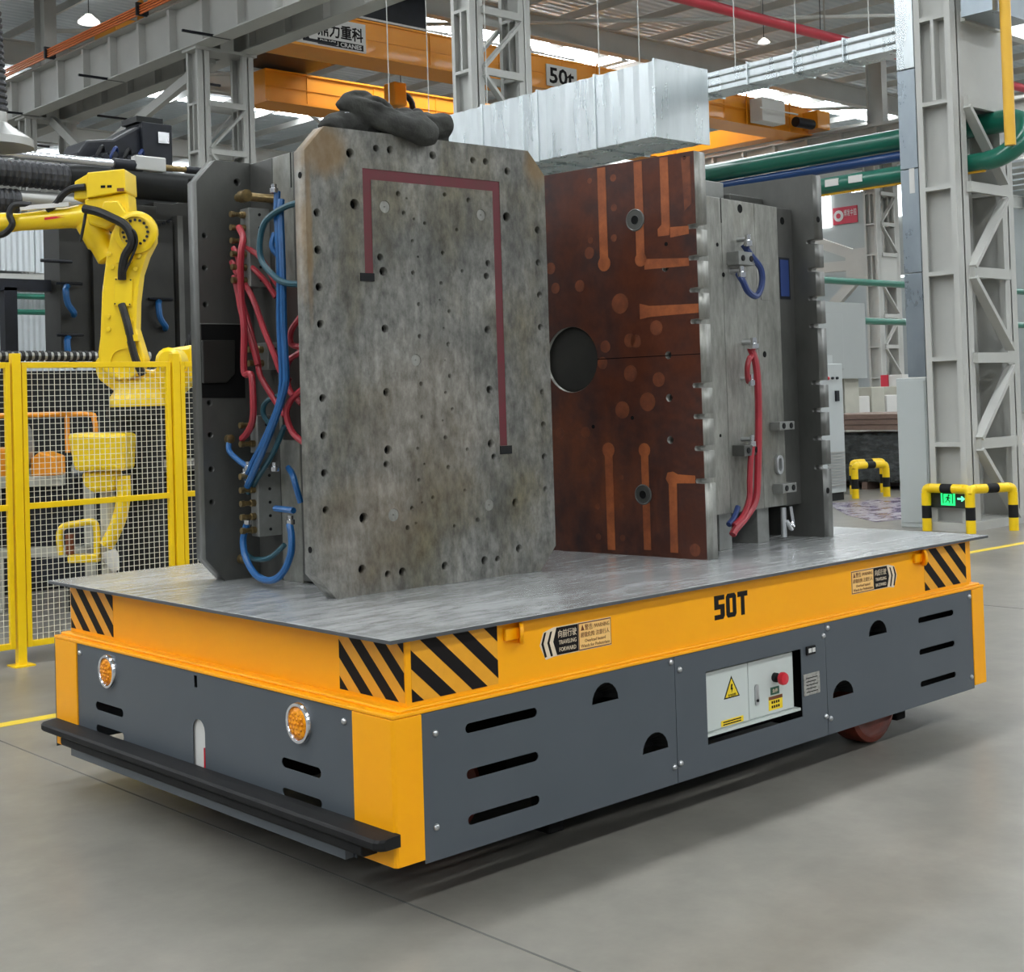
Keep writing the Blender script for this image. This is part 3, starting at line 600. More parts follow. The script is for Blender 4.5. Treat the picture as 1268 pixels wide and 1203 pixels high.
MB().prism([(-.30, 3.34), (.04, 3.38), (.05, 3.21), (-.03, 3.16), (-.13, 3.10), (-.27, 3.14)], (0, -.07, 0), X, Z, (0, .26, 0)).obj('elbow_body', 'robot', rb, bevel=.02)
MB().prism([(-.13, 3.31), (-.02, 3.31), (.05, 3.20), (-.05, 3.16), (-.16, 3.22)], (0, -.12, 0), X, Z, (0, .06, 0)).obj('elbow_bracket', 'robot', rb, bevel=.01)
fa = MB().tube([(-.24, .05, 3.225), (-.34, .05, 3.22), (-.45, .05, 3.215), (-.84, .05, 3.19), (-.90, .05, 3.19), (-1.0, .05, 3.185), (-1.3, .05, 3.17)], [.10, .10, .085, .068, .075, .085, .085], 20).obj('forearm', 'robot', rb, True)
MB().bar((-.80, -.035, 3.285), (-.42, -.035, 3.305), .04, .035).obj('cable_tray', 'sign_white', fa)
MB().bar((-.62, -.028, 3.20), (-.45, -.032, 3.215), .003, .018).obj('brand_stripe', 'red_plastic', fa)
MB().lathe([(.105, 0), (.105, .18), (.09, .20), (.09, .32), (.06, .34)], (-.30, .05, 3.17), (.45, 0, -.85), 20).obj('wrist_motor', 'robot', rb, True)
for nm, pts, r in (('cable', [(-.28, -.08, 3.43), (-.38, -.08, 3.42), (-.46, -.06, 3.38), (-.52, -.03, 3.32), (-.60, 0, 3.27)], .028),
                   ('cable', [(-.72, -.03, 3.31), (-.84, -.05, 3.31), (-.88, -.06, 3.24), (-.86, -.06, 3.16), (-.93, -.05, 3.09), (-1.05, -.03, 3.08)], .026),
                   ('dress_pack', [(-.27, -.16, 3.25), (-.16, -.19, 3.22), (-.05, -.2, 3.17), (.06, -.2, 3.10), (.10, -.19, 2.98), (.04, -.17, 2.88), (.01, -.15, 2.78), (.0, -.13, 2.70)], .034),
                   ('thin_cable', [(.06, -.2, 3.11), (.13, -.21, 3.05), (.14, -.2, 2.97), (.10, -.18, 2.88), (.03, -.16, 2.75)], .010),
                   ('dress_pack', [(-.01, -.12, 2.51), (.02, -.14, 2.42), (.05, -.15, 2.30), (.07, -.15, 2.18), (.10, -.14, 2.06), (.14, -.12, 1.96)], .030),
                   ('thin_cable', [(-.26, -.14, 3.24), (-.28, -.15, 3.12), (-.31, -.14, 3.0)], .012)):
    hose(nm, pts, r, 'cable', rb)
MB().box(-.04, .08, -.135, -.10, 2.83, 2.86).obj('cable_clamp', 'robot', la); MB().box(.02, .12, -.165, -.10, 2.22, 2.27).obj('cable_clamp', 'robot', la)

r2b = thing('low_robot', 'smaller yellow robot crouching low behind the fence mesh', 'robot', (2.355, 6.336, 0), RA)
MB().prism([(-.36, 1.53), (-.30, 1.535), (.08, 1.52), (.06, 1.24), (-.31, 1.25), (-.34, 1.40)], (0, -.42, 0), X, Z, (0, .32, 0)).obj('upper_housing', 'robot', r2b, bevel=.03)
MB().prism([(-.28, 1.24), (-.02, 1.24), (-.03, 1.09), (-.20, 1.08), (-.27, 1.14)], (0, -.36, 0), X, Z, (0, .22, 0)).obj('lower_housing', 'robot', r2b, bevel=.03)
MB().tube(spline([(.02, -.30, 1.20), (.02, -.30, 1.06), (-.01, -.30, .90), (-.07, -.30, .76), (-.12, -.30, .68)], 4), .055, 12).obj('arm', 'robot', r2b, True)
MB().tube(spline([(-.46, -.3, .62), (-.47, -.3, .76), (-.44, -.3, .83), (-.34, -.3, .85), (-.22, -.3, .86), (-.19, -.3, .80), (-.19, -.3, .62)], 4), .026, 10).obj('tool_frame', 'robot', r2b, True)
MB().box(-.40, -.17, -.35, -.25, .56, .62).obj('tool_plate', 'robot', r2b, bevel=.01); MB().box(-.42, -.36, -.33, -.27, .62, .78).obj('tool_cylinder', 'brown_label', r2b, bevel=.01)
MB().lathe([(.05, 0), (.06, .05), (.03, .16)], (-.10, -.3, .64), (.3, 0, -1), 12).obj('gripper', 'sign_white', r2b, True)
MB().lathe([(.10, 0), (.10, .04), (.055, .06), (.055, 1.10)], (-.12, -.24, 0), Z, 16).obj('pedestal', 'machine_white', r2b, True)
gr = thing('orange_guard_rail', 'orange tube guard rail inside the robot cell', 'railing', (2.355, 6.336, 0), RA)
MB().tube(spline([(-2.2, 1.0, 1.68), (-1.4, 1.0, 1.68), (-.66, 1.0, 1.67), (-.58, 1.0, 1.62), (-.57, 1.0, 1.5), (-.57, 1.0, 1.35)], 5), .022, 8).obj('rail', 'orange', gr, True)
for xx in (-.57, -.81, -1.5):
    MB().cyl((xx, 1.0, 1.35), (xx, 1.0, 1.66 if xx < -.6 else 1.36), .022, 8).obj('rail_post', 'orange', gr); MB().cyl((xx, 1.0, 0), (xx, 1.0, 1.35), .024, 8).obj('rail_leg', 'machine_dark', gr)
ob = thing('orange_gearbox', 'orange machine housings on the white table behind the mesh', 'machine', (2.355, 6.336, 0), RA)
MB().box(-1.75, -1.38, 1.2, 1.6, 1.15, 1.40).obj('housing', 'orange', ob, bevel=.02); MB().prism([(-1.2, 1.15), (-1.2, 1.30), (-1.12, 1.36), (-.99, 1.31), (-.98, 1.15)], (0, 1.2, 0), X, Z, (0, .3, 0)).obj('housing', 'orange', ob, bevel=.015)
MB().lathe([(.20, 0), (.20, .05), (.12, .08)], (-1.28, 1.2, 1.40), (1, 0, 0), 20).obj('flange_disc', 'hood', ob, True)
wt = thing('white_machine_table', 'cream white machine table and cabinet behind the fence', 'machine', (2.355, 6.336, 0), RA)
MB().box(-1.9, -.93, 1.15, 1.45, 1.06, 1.15).obj('table_top', 'machine_white', wt, bevel=.01); MB().box(-1.9, -.55, 1.2, 1.35, .45, .53).obj('cross_beam', 'machine_white', wt)
MB().box(-.75, -.64, 1.2, 1.3, .0, 1.1).obj('column', 'machine_white', wt); MB().box(-1.75, -1.66, 1.2, 1.3, 0, 1.06).obj('column', 'machine_white', wt)
MB().box(-2.0, -1.42, 1.06, 1.14, .0, .46).obj('cabinet_body', 'machine_white', wt, bevel=.01)
MB().box(-.9, .2, 1.2, 1.3, .0, .22).obj('floor_channel', 'machine_white', wt)

# ================================================================== INJECTION MACHINE BEHIND THE CELL
mb_ = thing('moulding_machine', 'dark moulding machine bed filling the cell behind the robots', 'machine', (1.2, 9.2, 0))
MB().box(-1.5, 5.0, 0, 2.2, 0, 1.0).obj('bed', 'machine_dark', mb_, bevel=.02); MB().box(-1.5, 5.0, -.47, 2.0, 1.2, 2.08).obj('frame', 'machine_dark', mb_, bevel=.02)
for k in range(5): MB().box(-1.2+k*1.25, -.15+k*1.25, -.02, 0, .1, .92).obj('panel', 'machine_black', mb_, bevel=.01)
for k in range(3): MB().box(.2+k*.5, .23+k*.5, -.50, -.47, 1.25, 2.0).obj('frame_strut', 'machine_white', mb_)
MB().box(1.25, 1.37, -.3, -.18, 2.08, 2.86).obj('post', 'machine_black', mb_); MB().box(-1.0, 1.7, -.3, -.18, 2.83, 2.94).obj('cross_beam', 'machine_black', mb_)
dm = thing('dark_mould', 'dark steel mould with blue hose loops behind the robot arm', 'mould', (2.92, 8.75, 2.1))
MB().prism([(0, .08), (0, 1.35), (.10, 1.55), (.98, 1.55), (.98, 1.63), (1.2, 1.63), (1.45, 1.70), (1.45, .08)], (0, 0, 0), X, Z, (0, .35, 0)).obj('cavity_plate', 'mould_dark', dm, bevel=.006)
MB().prism([(0.3, .0), (.3, 1.58), (.98, 1.58), (.98, 1.45), (1.15, 1.45), (1.15, 0)], (0, -.06, 0), X, Z, (0, .06, 0)).obj('face_plate', 'mould_dark', dm, bevel=.004)
MB().box(1.18, 1.24, -.10, 0, .0, 1.5).obj('edge_bar', 'mould_grey', dm)
for k in range(5): MB().lathe([(.018, 0), (.018, .01)], (1.0+k*.05, -.01 if k > 2 else -.062, 1.40+k*.02), NY, 8).obj('bolt', 'machine_black', dm)
for (x_, z_) in ((.04, .60), (.98, .48), (.04, .12)):
    hose('hose_loop', [(x_, -.06, z_+.17), (x_-.06, -.16, z_+.12), (x_-.05, -.17, z_+.0), (x_+.02, -.14, z_-.08), (x_+.06, -.06, z_-.10)], .03, 'hose_blue', dm)
    MB().cyl((x_-.12, -.08, z_+.19), (x_+.14, -.08, z_+.19), .014, 8).obj('hose_fitting', 'machine_black', dm)
MB().cyl((-.2, -.04, 1.0), (.1, -.04, 1.0), .016, 8).obj('clamp_pin', 'machine_black', dm)
def corr(name, p, q, r, pitch_, mt, parent, amp=.1):
    p = Vector(p); q = Vector(q); L = (q-p).length; n = int(L/pitch_); pts = []; rs = []
    for i in range(n):
        for f_, k in ((0, 1-amp), (.25, 1), (.6, 1), (.85, 1-amp)): pts.append(p.lerp(q, (i+f_)/n)); rs.append(r*k)
    return MB().tube(pts, rs, 14).obj(name, mt, parent)
bh = thing('black_exhaust_duct', 'thick black corrugated duct crossing behind the robot', 'duct', (0, 8.1, 3.78))
corr('corrugated_hose', (1.0, 0, 0), (2.75, 0, 0), .12, .055, 'hose_grey', bh); MB().tube([(2.7, 0, 0), (2.85, 0, 0), (5.2, 0, -.0)], [.12, .14, .14], 18).obj('smooth_pipe', 'machine_dark', bh, True)
crd = thing('chrome_rod', 'bright chrome rod with black coupling above the black duct', 'rod', (0, 7.8, 3.89))
MB().cyl((.8, 0, 0), (3.0, 0, 0), .036, 14).obj('rod', 'chrome', crd, True); MB().lathe([(.05, 0), (.05, .28), (.035, .3)], (3.0, 0, 0), X, 14).obj('coupling', 'machine_black', crd, True)
MB().box(3.2, 3.5, -.05, .05, -.04, .09).obj('bracket', 'hood', crd, bevel=.01); MB().cyl((3.3, 0, .01), (4.6, 0, .01), .028, 12).obj('thin_rod', 'brass', crd, True); MB().cyl((3.72, 0, .01), (4.6, 0, .01), .034, 12).obj('rod_sleeve', 'machine_black', crd, True)
sh = thing('grey_exhaust_hose', 'smaller black corrugated hose joined to a steel pipe', 'duct', (0, 8.0, 3.52))
corr('corrugated_hose', (.9, 0, 0), (2.22, 0, 0), .105, .05, 'hose_grey', sh); MB().cyl((2.2, 0, .03), (3.2, 0, .03), .07, 14).obj('steel_pipe', 'hood', sh, True)
cs = thing('striped_flexible_hose', 'black and white ribbed hose lying along the fence top', 'hose', (0, 7.4, 2.16))
for k in range(40): MB().cyl((.9+k*.055, 0, 0), (.9+k*.055+.028, 0, 0), .045, 10).obj('hose_rib', 'cable', cs)
MB().cyl((.9, 0, 0), (3.1, 0, 0), .036, 10).obj('hose_core', 'hood', cs)
for k in range(3): MB().tube([(2.82+.16*math.cos(a)*1.0, -1.2+.05*k, 2.3+.20*math.sin(a)-.04*k) for a in [2*PI*i/20 for i in range(21)]], .035, 8).obj('hose_coil', 'cable', mb_, True)
hy = thing('hydraulic_unit', 'black hydraulic unit with motors on top of the machine', 'machine', (3.2, 9.0, 4.0))
MB().prism([(.05, 0), (.05, .20), (.14, .33), (.42, .37), (.72, .55), (.98, .60), (.98, 0)], (0, 0, 0), X, Z, (0, .45, 0)).obj('motor_block', 'machine_black', hy, bevel=.03)
MB().box(.70, 1.03, -.06, .3, .02, .56).obj('valve_box', 'machine_black', hy, bevel=.01); MB().box(.66, .95, -.02, .3, .56, .62).obj('lid', 'machine_dark', hy)
for k in range(6): MB().lathe([(.05, 0), (.05, .1), (.03, .12)], (.18+k*.09, -.02, .12+.03*(k % 3)), NY, 10).obj('valve', 'machine_black', hy, True)
for k in range(4): hose('hydraulic_hose', [(.15+k*.14, -.03, .05), (.18+k*.14, -.12, .16), (.25+k*.14, -.1, .26), (.30+k*.14, -.02, .2)], .018, 'hose_navy' if k % 2 else 'cable', hy)
MB().box(.86, .98, -.085, -.06, .36, .47).obj('coupling_plate', 'chrome', hy); MB().box(.2, 1.1, .0, .4, -.5, .02).obj('mounting_frame', 'machine_dark', hy)
ho = thing('extraction_hood', 'pale extraction hood on a dark corrugated hose, left edge', 'hood', (2.355, 6.336, 0), RA)
MB().lathe([(.30, 3.80), (.30, 3.86), (.14, 3.97), (.10, 4.0), (.10, 4.08)], (-1.06, .15, 0), Z, 20).obj('hood_cone', 'hood', ho, True)
corr('corrugated_hose', (-1.06, .15, 4.08), (-1.10, .15, 4.9), .11, .05, 'hose_grey', ho, .12); MB().cyl((-1.10, .15, 4.9), (-1.10, .15, 12.6), .10, 12).obj('riser_pipe', 'hood', ho)
wp = thing('white_wall_panels', 'white corrugated panels seen under the robot forearm', 'panel', (6.4, 20.0, 0))
for k in range(3): MB().box(k*.62, k*.62+.6, 0, .06, 4.2-.02*k, 4.95).obj('panel', 'white_sheet', wp)
MB().box(-.5, 3.2, .1, .2, 2.0, 3.9).obj('lower_panel', 'white_sheet', wp); MB().box(-.5, 3.2, -.1, .1, 3.9, 4.12).obj('ledge_beam', 'hall_steel', wp)
for zz in (3.45, 3.72): MB().cyl((-.5, -.2, zz), (3.2, -.2, zz), .05, 8).obj('pipe_run', 'green_pipe', wp)
for xx in (.0, 1.6): MB().box(xx, xx+.1, .1, .2, 0, 2.0).obj('support_post', 'hall_steel', wp)

# ================================================================== TRANSFER CART
GZ = .06
ca = thing('transfer_cart', 'yellow and grey 50T transfer cart with flat steel deck', 'cart', (0, 0, GZ))
dk = MB().box(-.015, 3.821, -.021, 2.552, .849, .8632).obj('deck_plate', 'deck', ca, bevel=.0015)
b = MB(); b.prism([(.074, .018), (3.69, .018), (3.69, .055), (3.775, .055), (3.775, 2.48), (3.69, 2.48), (3.69, 2.52), (.074, 2.52)], (0, 0, .612), X, Y, (0, 0, .2365))
for a_ in ((-.0156, -.0150, -.021, 2.552), (-.015, 3.821, -.0216, -.0210), (3.821, 3.8216, -.021, 2.552)): MB().box(a_[0], a_[1], a_[2], a_[3], .8494, .8618).obj('deck_edge', 'deck_edge', dk)
uf = b.obj('upper_frame', 'cart_yellow', ca, bevel=.004)
MB().box(.0, 3.80, .0, 2.538, .600, .614).obj('frame_flange', 'cart_yellow', ca, bevel=.004)
MB().box(.03, 3.77, .006, 2.53, .612, .626).obj('flange_fillet', 'cart_yellow', ca, bevel=.006)
L_, W_ = 3.7995, 2.538
def post(sx, sy, name='corner_post'):
    fx = (lambda v: v) if sx == 0 else (lambda v: L_-v); fy_ = (lambda v: v) if sy == 0 else (lambda v: W_-v)
    out = [(fx(0), fy_(.012)), (fx(.004), fy_(.004)), (fx(.012), fy_(0)), (fx(.122), fy_(0)), (fx(.122), fy_(.03)), (fx(.03), fy_(.03)), (fx(.03), fy_(.224)), (fx(0), fy_(.224))]
    return MB().prism(out, (0, 0, .12), X, Y, (0, 0, .479)).obj(name, 'cart_yellow', ca, bevel=.002)
for sx in (0, 1):
    for sy in (0, 1): post(sx, sy)
fp = plate('front_panel', rect(.227, 2.311, .106, .598), [slot(1.885, 2.141, .329, .366), slot(1.885, 2.141, .228, .266), slot(.422, .67, .334, .371), slot(.422, .67, .233, .262),
      rect(1.258, 1.283, .539, .586), slot(1.208, 1.302, .18, .418, 8)], .004, (.006, 0, 0), Y, Z, X, 'cart_grey', ca)
sp1 = plate('side_panel', rect(.125, 1.397, .106, .599), [slot(.313, .651, a-.017, a+.017) for a in (.515, .359, .205)]+[halfmoon(.931, 1.075, .490, .562), halfmoon(1.199, 1.349, .255, .327)], .004, (0, .004, 0), X, Z, Y, 'cart_grey', ca)
sp2 = plate('side_panel', rect(1.401, 2.411, .106, .599), [rect(1.588, 2.230, .219, .511)], .004, (0, .004, 0), X, Z, Y, 'cart_grey', ca)
sp3 = plate('side_panel', rect(2.415, 3.676, .106, .599), [slot(3.176, 3.502, a-.014, a+.014) for a in (.509, .357, .204)]+[halfmoon(2.755, 2.905, .490, .557), halfmoon(2.455, 2.617, .258, .326)], .004, (0, .004, 0), X, Z, Y, 'cart_grey', ca)
for x0, x1, z0, z1, p_ in ((.931, 1.075, .490, .562, sp1), (1.199, 1.349, .255, .327, sp1), (2.755, 2.905, .490, .557, sp3), (2.455, 2.617, .258, .326, sp3)):
    n = 10; hm = halfmoon(x0, x1, z0, z1, n); cx = (x0+x1)/2; b = MB()
    vs = [(x, .006, z) for x, z in hm]+[(cx+(x-cx)*.8, .07, z0+(z-z0)*.45) for x, z in hm]
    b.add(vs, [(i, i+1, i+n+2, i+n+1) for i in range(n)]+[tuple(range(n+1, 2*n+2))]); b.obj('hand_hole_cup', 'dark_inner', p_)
MB().box(.0, 3.8, 2.53, 2.534, .108, .6).obj('far_panel', 'cart_grey', ca); MB().box(3.79, 3.794, .22, 2.3, .108, .6).obj('rear_panel', 'cart_grey', ca)
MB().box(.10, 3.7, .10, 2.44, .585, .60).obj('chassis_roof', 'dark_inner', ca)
MB().box(.85, 1.45, .40, 2.1, .12, .55).obj('battery_box', 'dark_inner', ca); MB().box(3.12, 3.5, .5, 2.3, .12, .5).obj('slot_shade_box', 'dark_inner', ca); MB().box(3.05, 3.66, .08, .09, .11, .585).obj('slot_shade_sheet', 'dark_inner', ca); MB().box(1.55, 2.26, .10, .30, .20, .22).obj('box_tray', 'dark_inner', ca); MB().box(2.3, 2.6, .15, 2.3, .15, .5).obj('cross_member', 'dark_inner', ca); MB().box(.2, 3.6, 1.1, 1.4, .14, .5).obj('centre_beam', 'dark_inner', ca)  # dark rear box and thin sheet added so the slots look shaded inside
MB().box(.016, .030, 1.20, 1.32, .15, .44).obj('lit_floor_patch', 'sign_white', ca); MB().cyl((.012, 1.222, .16), (.012, 1.222, .31), .005, 10).obj('tow_pin', 'red_plastic', ca)  # white plate stands in for bright lit floor seen through the slot
bo = None
for p_, pts in ((sp1, [(.18, .526), (.174, .216), (1.376, .582), (1.378, .173)]), (sp2, [(1.427, .545), (1.416, .180), (2.397, .545), (2.397, .19)]), (sp3, [(2.431, .575), (2.431, .175), (3.655, .568), (3.648, .167)])):
    for x, z in pts:
        if bo is None: bo = MB().lathe([(.012, 0), (.012, .003), (.009, .008), (.004, .010)], (0, 0, 0), NY, 12).obj('panel_bolt', 'zinc', p_, True); bo.location = (x, .004, z)
        else: share('panel_bolt', bo, p_, (x, .004, z))
for y, z in ((2.28, .56), (.275, .556)): share('panel_bolt', bo, fp, (.006, y, z), (0, 0, -PI/2))
for y in (2.013, .546):
    h = MB().lathe([(.075, 0), (.075, .006), (.070, .014), (.060, .014), (.056, .008), (.056, .002)], (.006, y, .510), NX, 36).obj('headlight', 'chrome', ca, True); h['label'] = 'round amber lamp with chrome ring'
    MB().lathe([(.056, .0), (.055, .010), (.045, .016), (.025, .020), (.0, .021)], (.006, y, .510), NX, 32).obj('lens', 'amber', h, True)
    sd = None
    for ring, nn in ((.0, 1), (.018, 6), (.036, 12)):
        for k in range(nn):
            a = 2*PI*k/nn; p = (-.012+ring*.12, y+ring*math.cos(a), .510+ring*math.sin(a))
            if sd is None: sd = MB().lathe([(.0085, 0), (.0085, .003), (.005, .006), (.0, .007)], (0, 0, 0), NX, 6).obj('lamp_bead', 'amber', h); sd.location = p
            else: share('lamp_bead', sd, h, p)
# bumper
bp = MB(); prof = [(-.080, .196), (-.090, .206), (-.090, .224), (-.080, .232), (-.03, .236), (.004, .236), (.004, .196)]
n = len(prof)
ys = [(-.022, .7), (-.012, .9), (.004, 1), (2.49, 1), (2.51, .92), (2.522, .72)]
vs = [((.004+(x-.004)*s_ if x < 0 else x), y, z) for y, s_ in ys for x, z in prof]
bp.add(vs, [(i*n+j, i*n+(j+1) % n, (i+1)*n+(j+1) % n, (i+1)*n+j) for i in range(len(ys)-1) for j in range(n)]+[tuple(range(n)), tuple(reversed(range((len(ys)-1)*n, len(ys)*n)))])
bu = bp.obj('bumper', 'black', ca); bu['label'] = 'black rubber safety bumper'
MB().prism([(-.055, .150), (-.065, .160), (-.065, .185), (-.05, .196), (.004, .196), (.004, .150)], (0, .10, 0), X, Z, (0, 2.25, 0)).obj('bumper_lip', 'black', bu, bevel=.004)
MB().box(-.03, .004, .24, 2.32, .106, .15).obj('bumper_skirt', 'cart_grey', bu)
MB().box(.0, .004, .44, .62, .17, .23).obj('bumper_mount', 'hood', bu)
# wheels
for x in (.62, 2.99):
    for y in ((.14, 2.26) if x > 2 else (.50, 1.90)):
        wl = MB().lathe([(.07, 0), (.09, .012), (.15, .012), (.165, .0), (.188, .008), (.193, .03), (.193, .11), (.188, .132), (.165, .14), (.09, .13)], (x, y, .133), Y, 36).obj('wheel', 'wheel', ca, True)
        MB().lathe([(.05, -.02), (.06, 0), (.06, .14)], (x, y, .133), Y, 18).obj('hub', 'dark_inner', wl, True)
    MB().box(x+.22, x+.30, .16, .26, .0, .2).obj('wheel_bracket', 'dark_inner', ca, bevel=.01)
# hazard stickers
def hazard(x0, x1, z0, z1, o, U, off, name='hazard_sticker'):
    st_ = MB().prism(rect(x0, x1, z0, z1), o, U, Z, tuple(Vector(off)*.0012)).obj(name, 'sticker_amber', ca)
    b = MB(); H = z1-z0; o2 = Vector(o)+Vector(off)*.0012; k = -3
    per, wd, run = .142, .070, .225
    while k < 7:
        a = x0-run-.02+k*per
        P = clip([(a, z1), (a+wd, z1), (a+wd+run, z0), (a+run, z0)], x0, x1, z0, z1)
        if len(P) > 2: MB().prism(P, o2, U, Z, tuple(Vector(off)*.0008)).obj('black_stripe', 'black_paint', st_)
        k += 1
hazard(.097, .482, .640, .842, (0, .018, 0), X, NY)
hazard(3.268, 3.658, .640, .838, (0, .018, 0), X, NY)
hazard(-.390, -.024, .640, .842, (.074, 0, 0), NY, NX)
hazard(-2.510, -2.092, .640, .838, (.074, 0, 0), NY, NX)
# travel direction stickers
def travel(x0, x1, mirror):
    P0 = Vector((0, .018, 0)); z0, z1 = .694, .799
    S = (lambda a: a) if not mirror else (lambda a: x0+x1-a)
    def poly(pts, y, mt, nm, par): return MB().prism([(S(a), c_) for a, c_ in pts], (0, .018-y, 0), X, Z, (0, -.0006, 0)).obj(nm, mt, par)
    zc = (z0+z1)/2
    bk = poly([(x0, zc-.004), (x0+.020, z1-.012), (x0+.07, z1), (x1, z1), (x1, z0), (x0+.07, z0), (x0+.028, z0-.006)], 0, 'sticker_white', 'direction_sticker', ca)
    bk['label'] = 'travel direction warning sticker'
    for a in (.008, .038): poly([(x0+a, zc), (x0+a+.016, z1-.014), (x0+a+.026, z1-.012), (x0+a+.011, zc), (x0+a+.026, z0+.004), (x0+a+.016, z0+.002)], .0008, 'black_paint', 'chevron', bk)
    poly([(x0+.068, zc), (x0+.086, z1-.003), (x0+.197, z1-.003), (x0+.197, z0+.003), (x0+.086, z0+.003)], .0008, 'black_paint', 'arrow_panel', bk)
    poly([(x0+.199, z1-.002), (x1-.001, z1-.002), (x1-.001, z0+.002), (x0+.199, z0+.002)], .0008, 'brown_label', 'warning_border', bk)
    poly([(x0+.202, z1-.006), (x1-.005, z1-.006), (x1-.005, z0+.006), (x0+.202, z0+.006)], .0014, 'sticker_cream', 'warning_field', bk)
    def tx(s_, cx, cz, w_, h_, mt): text('lettering', s_, .03, (S(cx), .0155, cz), X, Z, mt, bk, width=w_, height=h_)
    ca_, cb_ = x0+.140, (x0+.202+x1-.005)/2
    tx('向后行驶' if mirror else '向前行驶', ca_, z1-.027, .094, .028, 'sticker_white'); tx('TRAVELING', ca_, z1-.058, .090, .015, 'sticker_white'); tx('BACKWARD' if mirror else 'FORWARD', ca_, z1-.084, .086, .015, 'sticker_white')
    wd = x1-.005-(x0+.202)
    tz = z1-.021; poly([(cb_-wd*.45, tz-.010), (cb_-wd*.40, tz+.012), (cb_-wd*.34, tz-.010)] if not mirror else [(S(S(cb_)-wd*.45), tz-.010), (S(S(cb_)-wd*.40), tz+.012), (S(S(cb_)-wd*.34), tz-.010)], .0020, 'brown_label', 'warning_triangle', bk)
    sg = -1 if mirror else 1
    tx('警告', cb_-sg*wd*.20, tz, wd*.25, .022, 'brown_label'); tx('/WARNING', cb_+sg*wd*.21, tz, wd*.50, .015, 'brown_label')
    tx('超载危险 注意行人', cb_, z1-.047, wd*.92, .019, 'brown_label'); tx('Overload hazard', cb_, z1-.070, wd*.66, .012, 'brown_label'); tx('Watch for Pedestrians', cb_, z1-.088, wd*.92, .012, 'brown_label')
travel(.686, 1.060, False); travel(2.650, 3.028, True)
# 50T
def stencil(polys, x, z, sx, sz):
    b = MB()
    for P in polys: b.prism([(x+a*sx, z+c_*sz) for a, c_ in P], (0, .018, 0), X, Z, (0, -.001, 0))
    return b.obj('capacity_lettering', 'black_paint', ca)
five = [[(0, 1), (1, 1), (1, .80), (.42, .80), (.42, .62), (1, .62), (1, .12), (.85, 0), (0, 0), (0, .2), (.58, .2), (.58, .42), (0, .42)]]
zero = [[(.15, 1), (.85, 1), (1, .88), (1, .8), (0, .8), (0, .88)], [(.15, 0), (.85, 0), (1, .12), (1, .2), (0, .2), (0, .12)], [(0, .2), (.36, .2), (.36, .8), (0, .8)], [(.64, .2), (1, .2), (1, .8), (.64, .8)]]
tee = [[(0, 1), (1, 1), (1, .78), (.68, .78), (.68, 0), (.32, 0), (.32, .78), (0, .78)]]
for P, x in ((five, 1.672), (zero, 1.748), (tee, 1.824)): stencil(P, x, .705, .066, .098)
# lifting lugs
for x in (.555, 3.215):
    lg = MB().lathe([(.040, 0), (.040, .010), (.036, .014), (.020, .014), (.016, .010), (.016, 0)], (x+.02, .004, .806), (.80, -.6, 0), 20).obj('lifting_lug', 'cart_yellow', ca, True)
    MB().box(x-.045, x+.03, .002, .018, .784, .828).obj('lug_pad', 'cart_yellow', lg, bevel=.004)
# control box in the side opening
cbx = MB().box(1.589, 2.205, .034, .24, .250, .505).obj('control_box', 'white_box', ca, bevel=.003); cbx['label'] = 'white electrical control box with two doors'
MB().box(1.590, 2.226, .012, .045, .246, .257).obj('box_ledge', 'white_box', cbx); MB().box(1.58, 2.24, .24, .26, .2, .53).obj('box_shroud', 'dark_inner', ca); MB().box(2.206, 2.232, .05, .26, .2, .53).obj('box_shroud', 'dark_inner', ca)
d1 = MB().box(1.594, 1.884, .026, .034, .262, .501).obj('box_door', 'white_box', cbx, bevel=.002); dr = MB().box(1.888, 2.198, .026, .034, .262, .501).obj('box_door', 'white_box', cbx, bevel=.002)
tri = MB().prism([(-.052, -.036), (.052, -.036), (0, .054)], (1.775, .026, .410), X, Z, (0, -.0008, 0)).obj('shock_triangle', 'black_paint', d1)
MB().prism([(-.042, -.031), (.042, -.031), (0, .042)], (1.775, .0252, .410), X, Z, (0, -.0008, 0)).obj('triangle_field', 'yellow_label', tri)
MB().prism([(-.004, .022), (.006, .022), (.002, .006), (.008, .006), (-.003, -.014), (-.001, .0), (-.008, .0)], (1.775, .0244, .408), X, Z, (0, -.0008, 0)).obj('lightning_bolt', 'black_paint', tri)
text('lettering', '有电危险', .02, (1.775, .0240, .386), X, Z, 'black_paint', tri, width=.052, height=.011)
ls = MB().box(1.700, 1.845, .0245, .026, .266, .290).obj('warning_strip', 'yellow_label', d1); [MB().box(1.712, 1.830, .0240, .0245, z_, z_+.005).obj('print_line', 'black_paint', ls) for z_ in (.270, .280)]
lk = plate('door_lock', slot(1.926, 1.950, .315, .402), [], .006, (0, .020, 0), X, Z, Y, 'zinc', dr); MB().lathe([(.006, 0), (.006, .004)], (1.938, .020, .335), NY, 10).obj('key_hole', 'black_paint', lk)
es = MB().lathe([(.020, 0), (.020, .016), (.014, .018), (.014, .035)], (2.065, .026, .412), NY, 20).obj('emergency_stop', 'black', dr, True)
MB().lathe([(.018, .030), (.026, .036), (.028, .048), (.024, .058), (.0, .062)], (2.065, .026, .412), NY, 24).obj('stop_button', 'red_plastic', es, True)
g = MB().box(2.035, 2.095, .0245, .026, .340, .372).obj('switch_label', 'green_label', dr); text('lettering', '急停', .02, (2.065, .0240, .356), X, Z, 'sticker_white', g, width=.036, height=.016)
g = MB().box(2.020, 2.115, .0245, .026, .276, .334).obj('danger_label', 'yellow_label', dr); MB().box(2.020, 2.115, .0238, .0245, .320, .334).obj('label_header', 'brown_label', g)
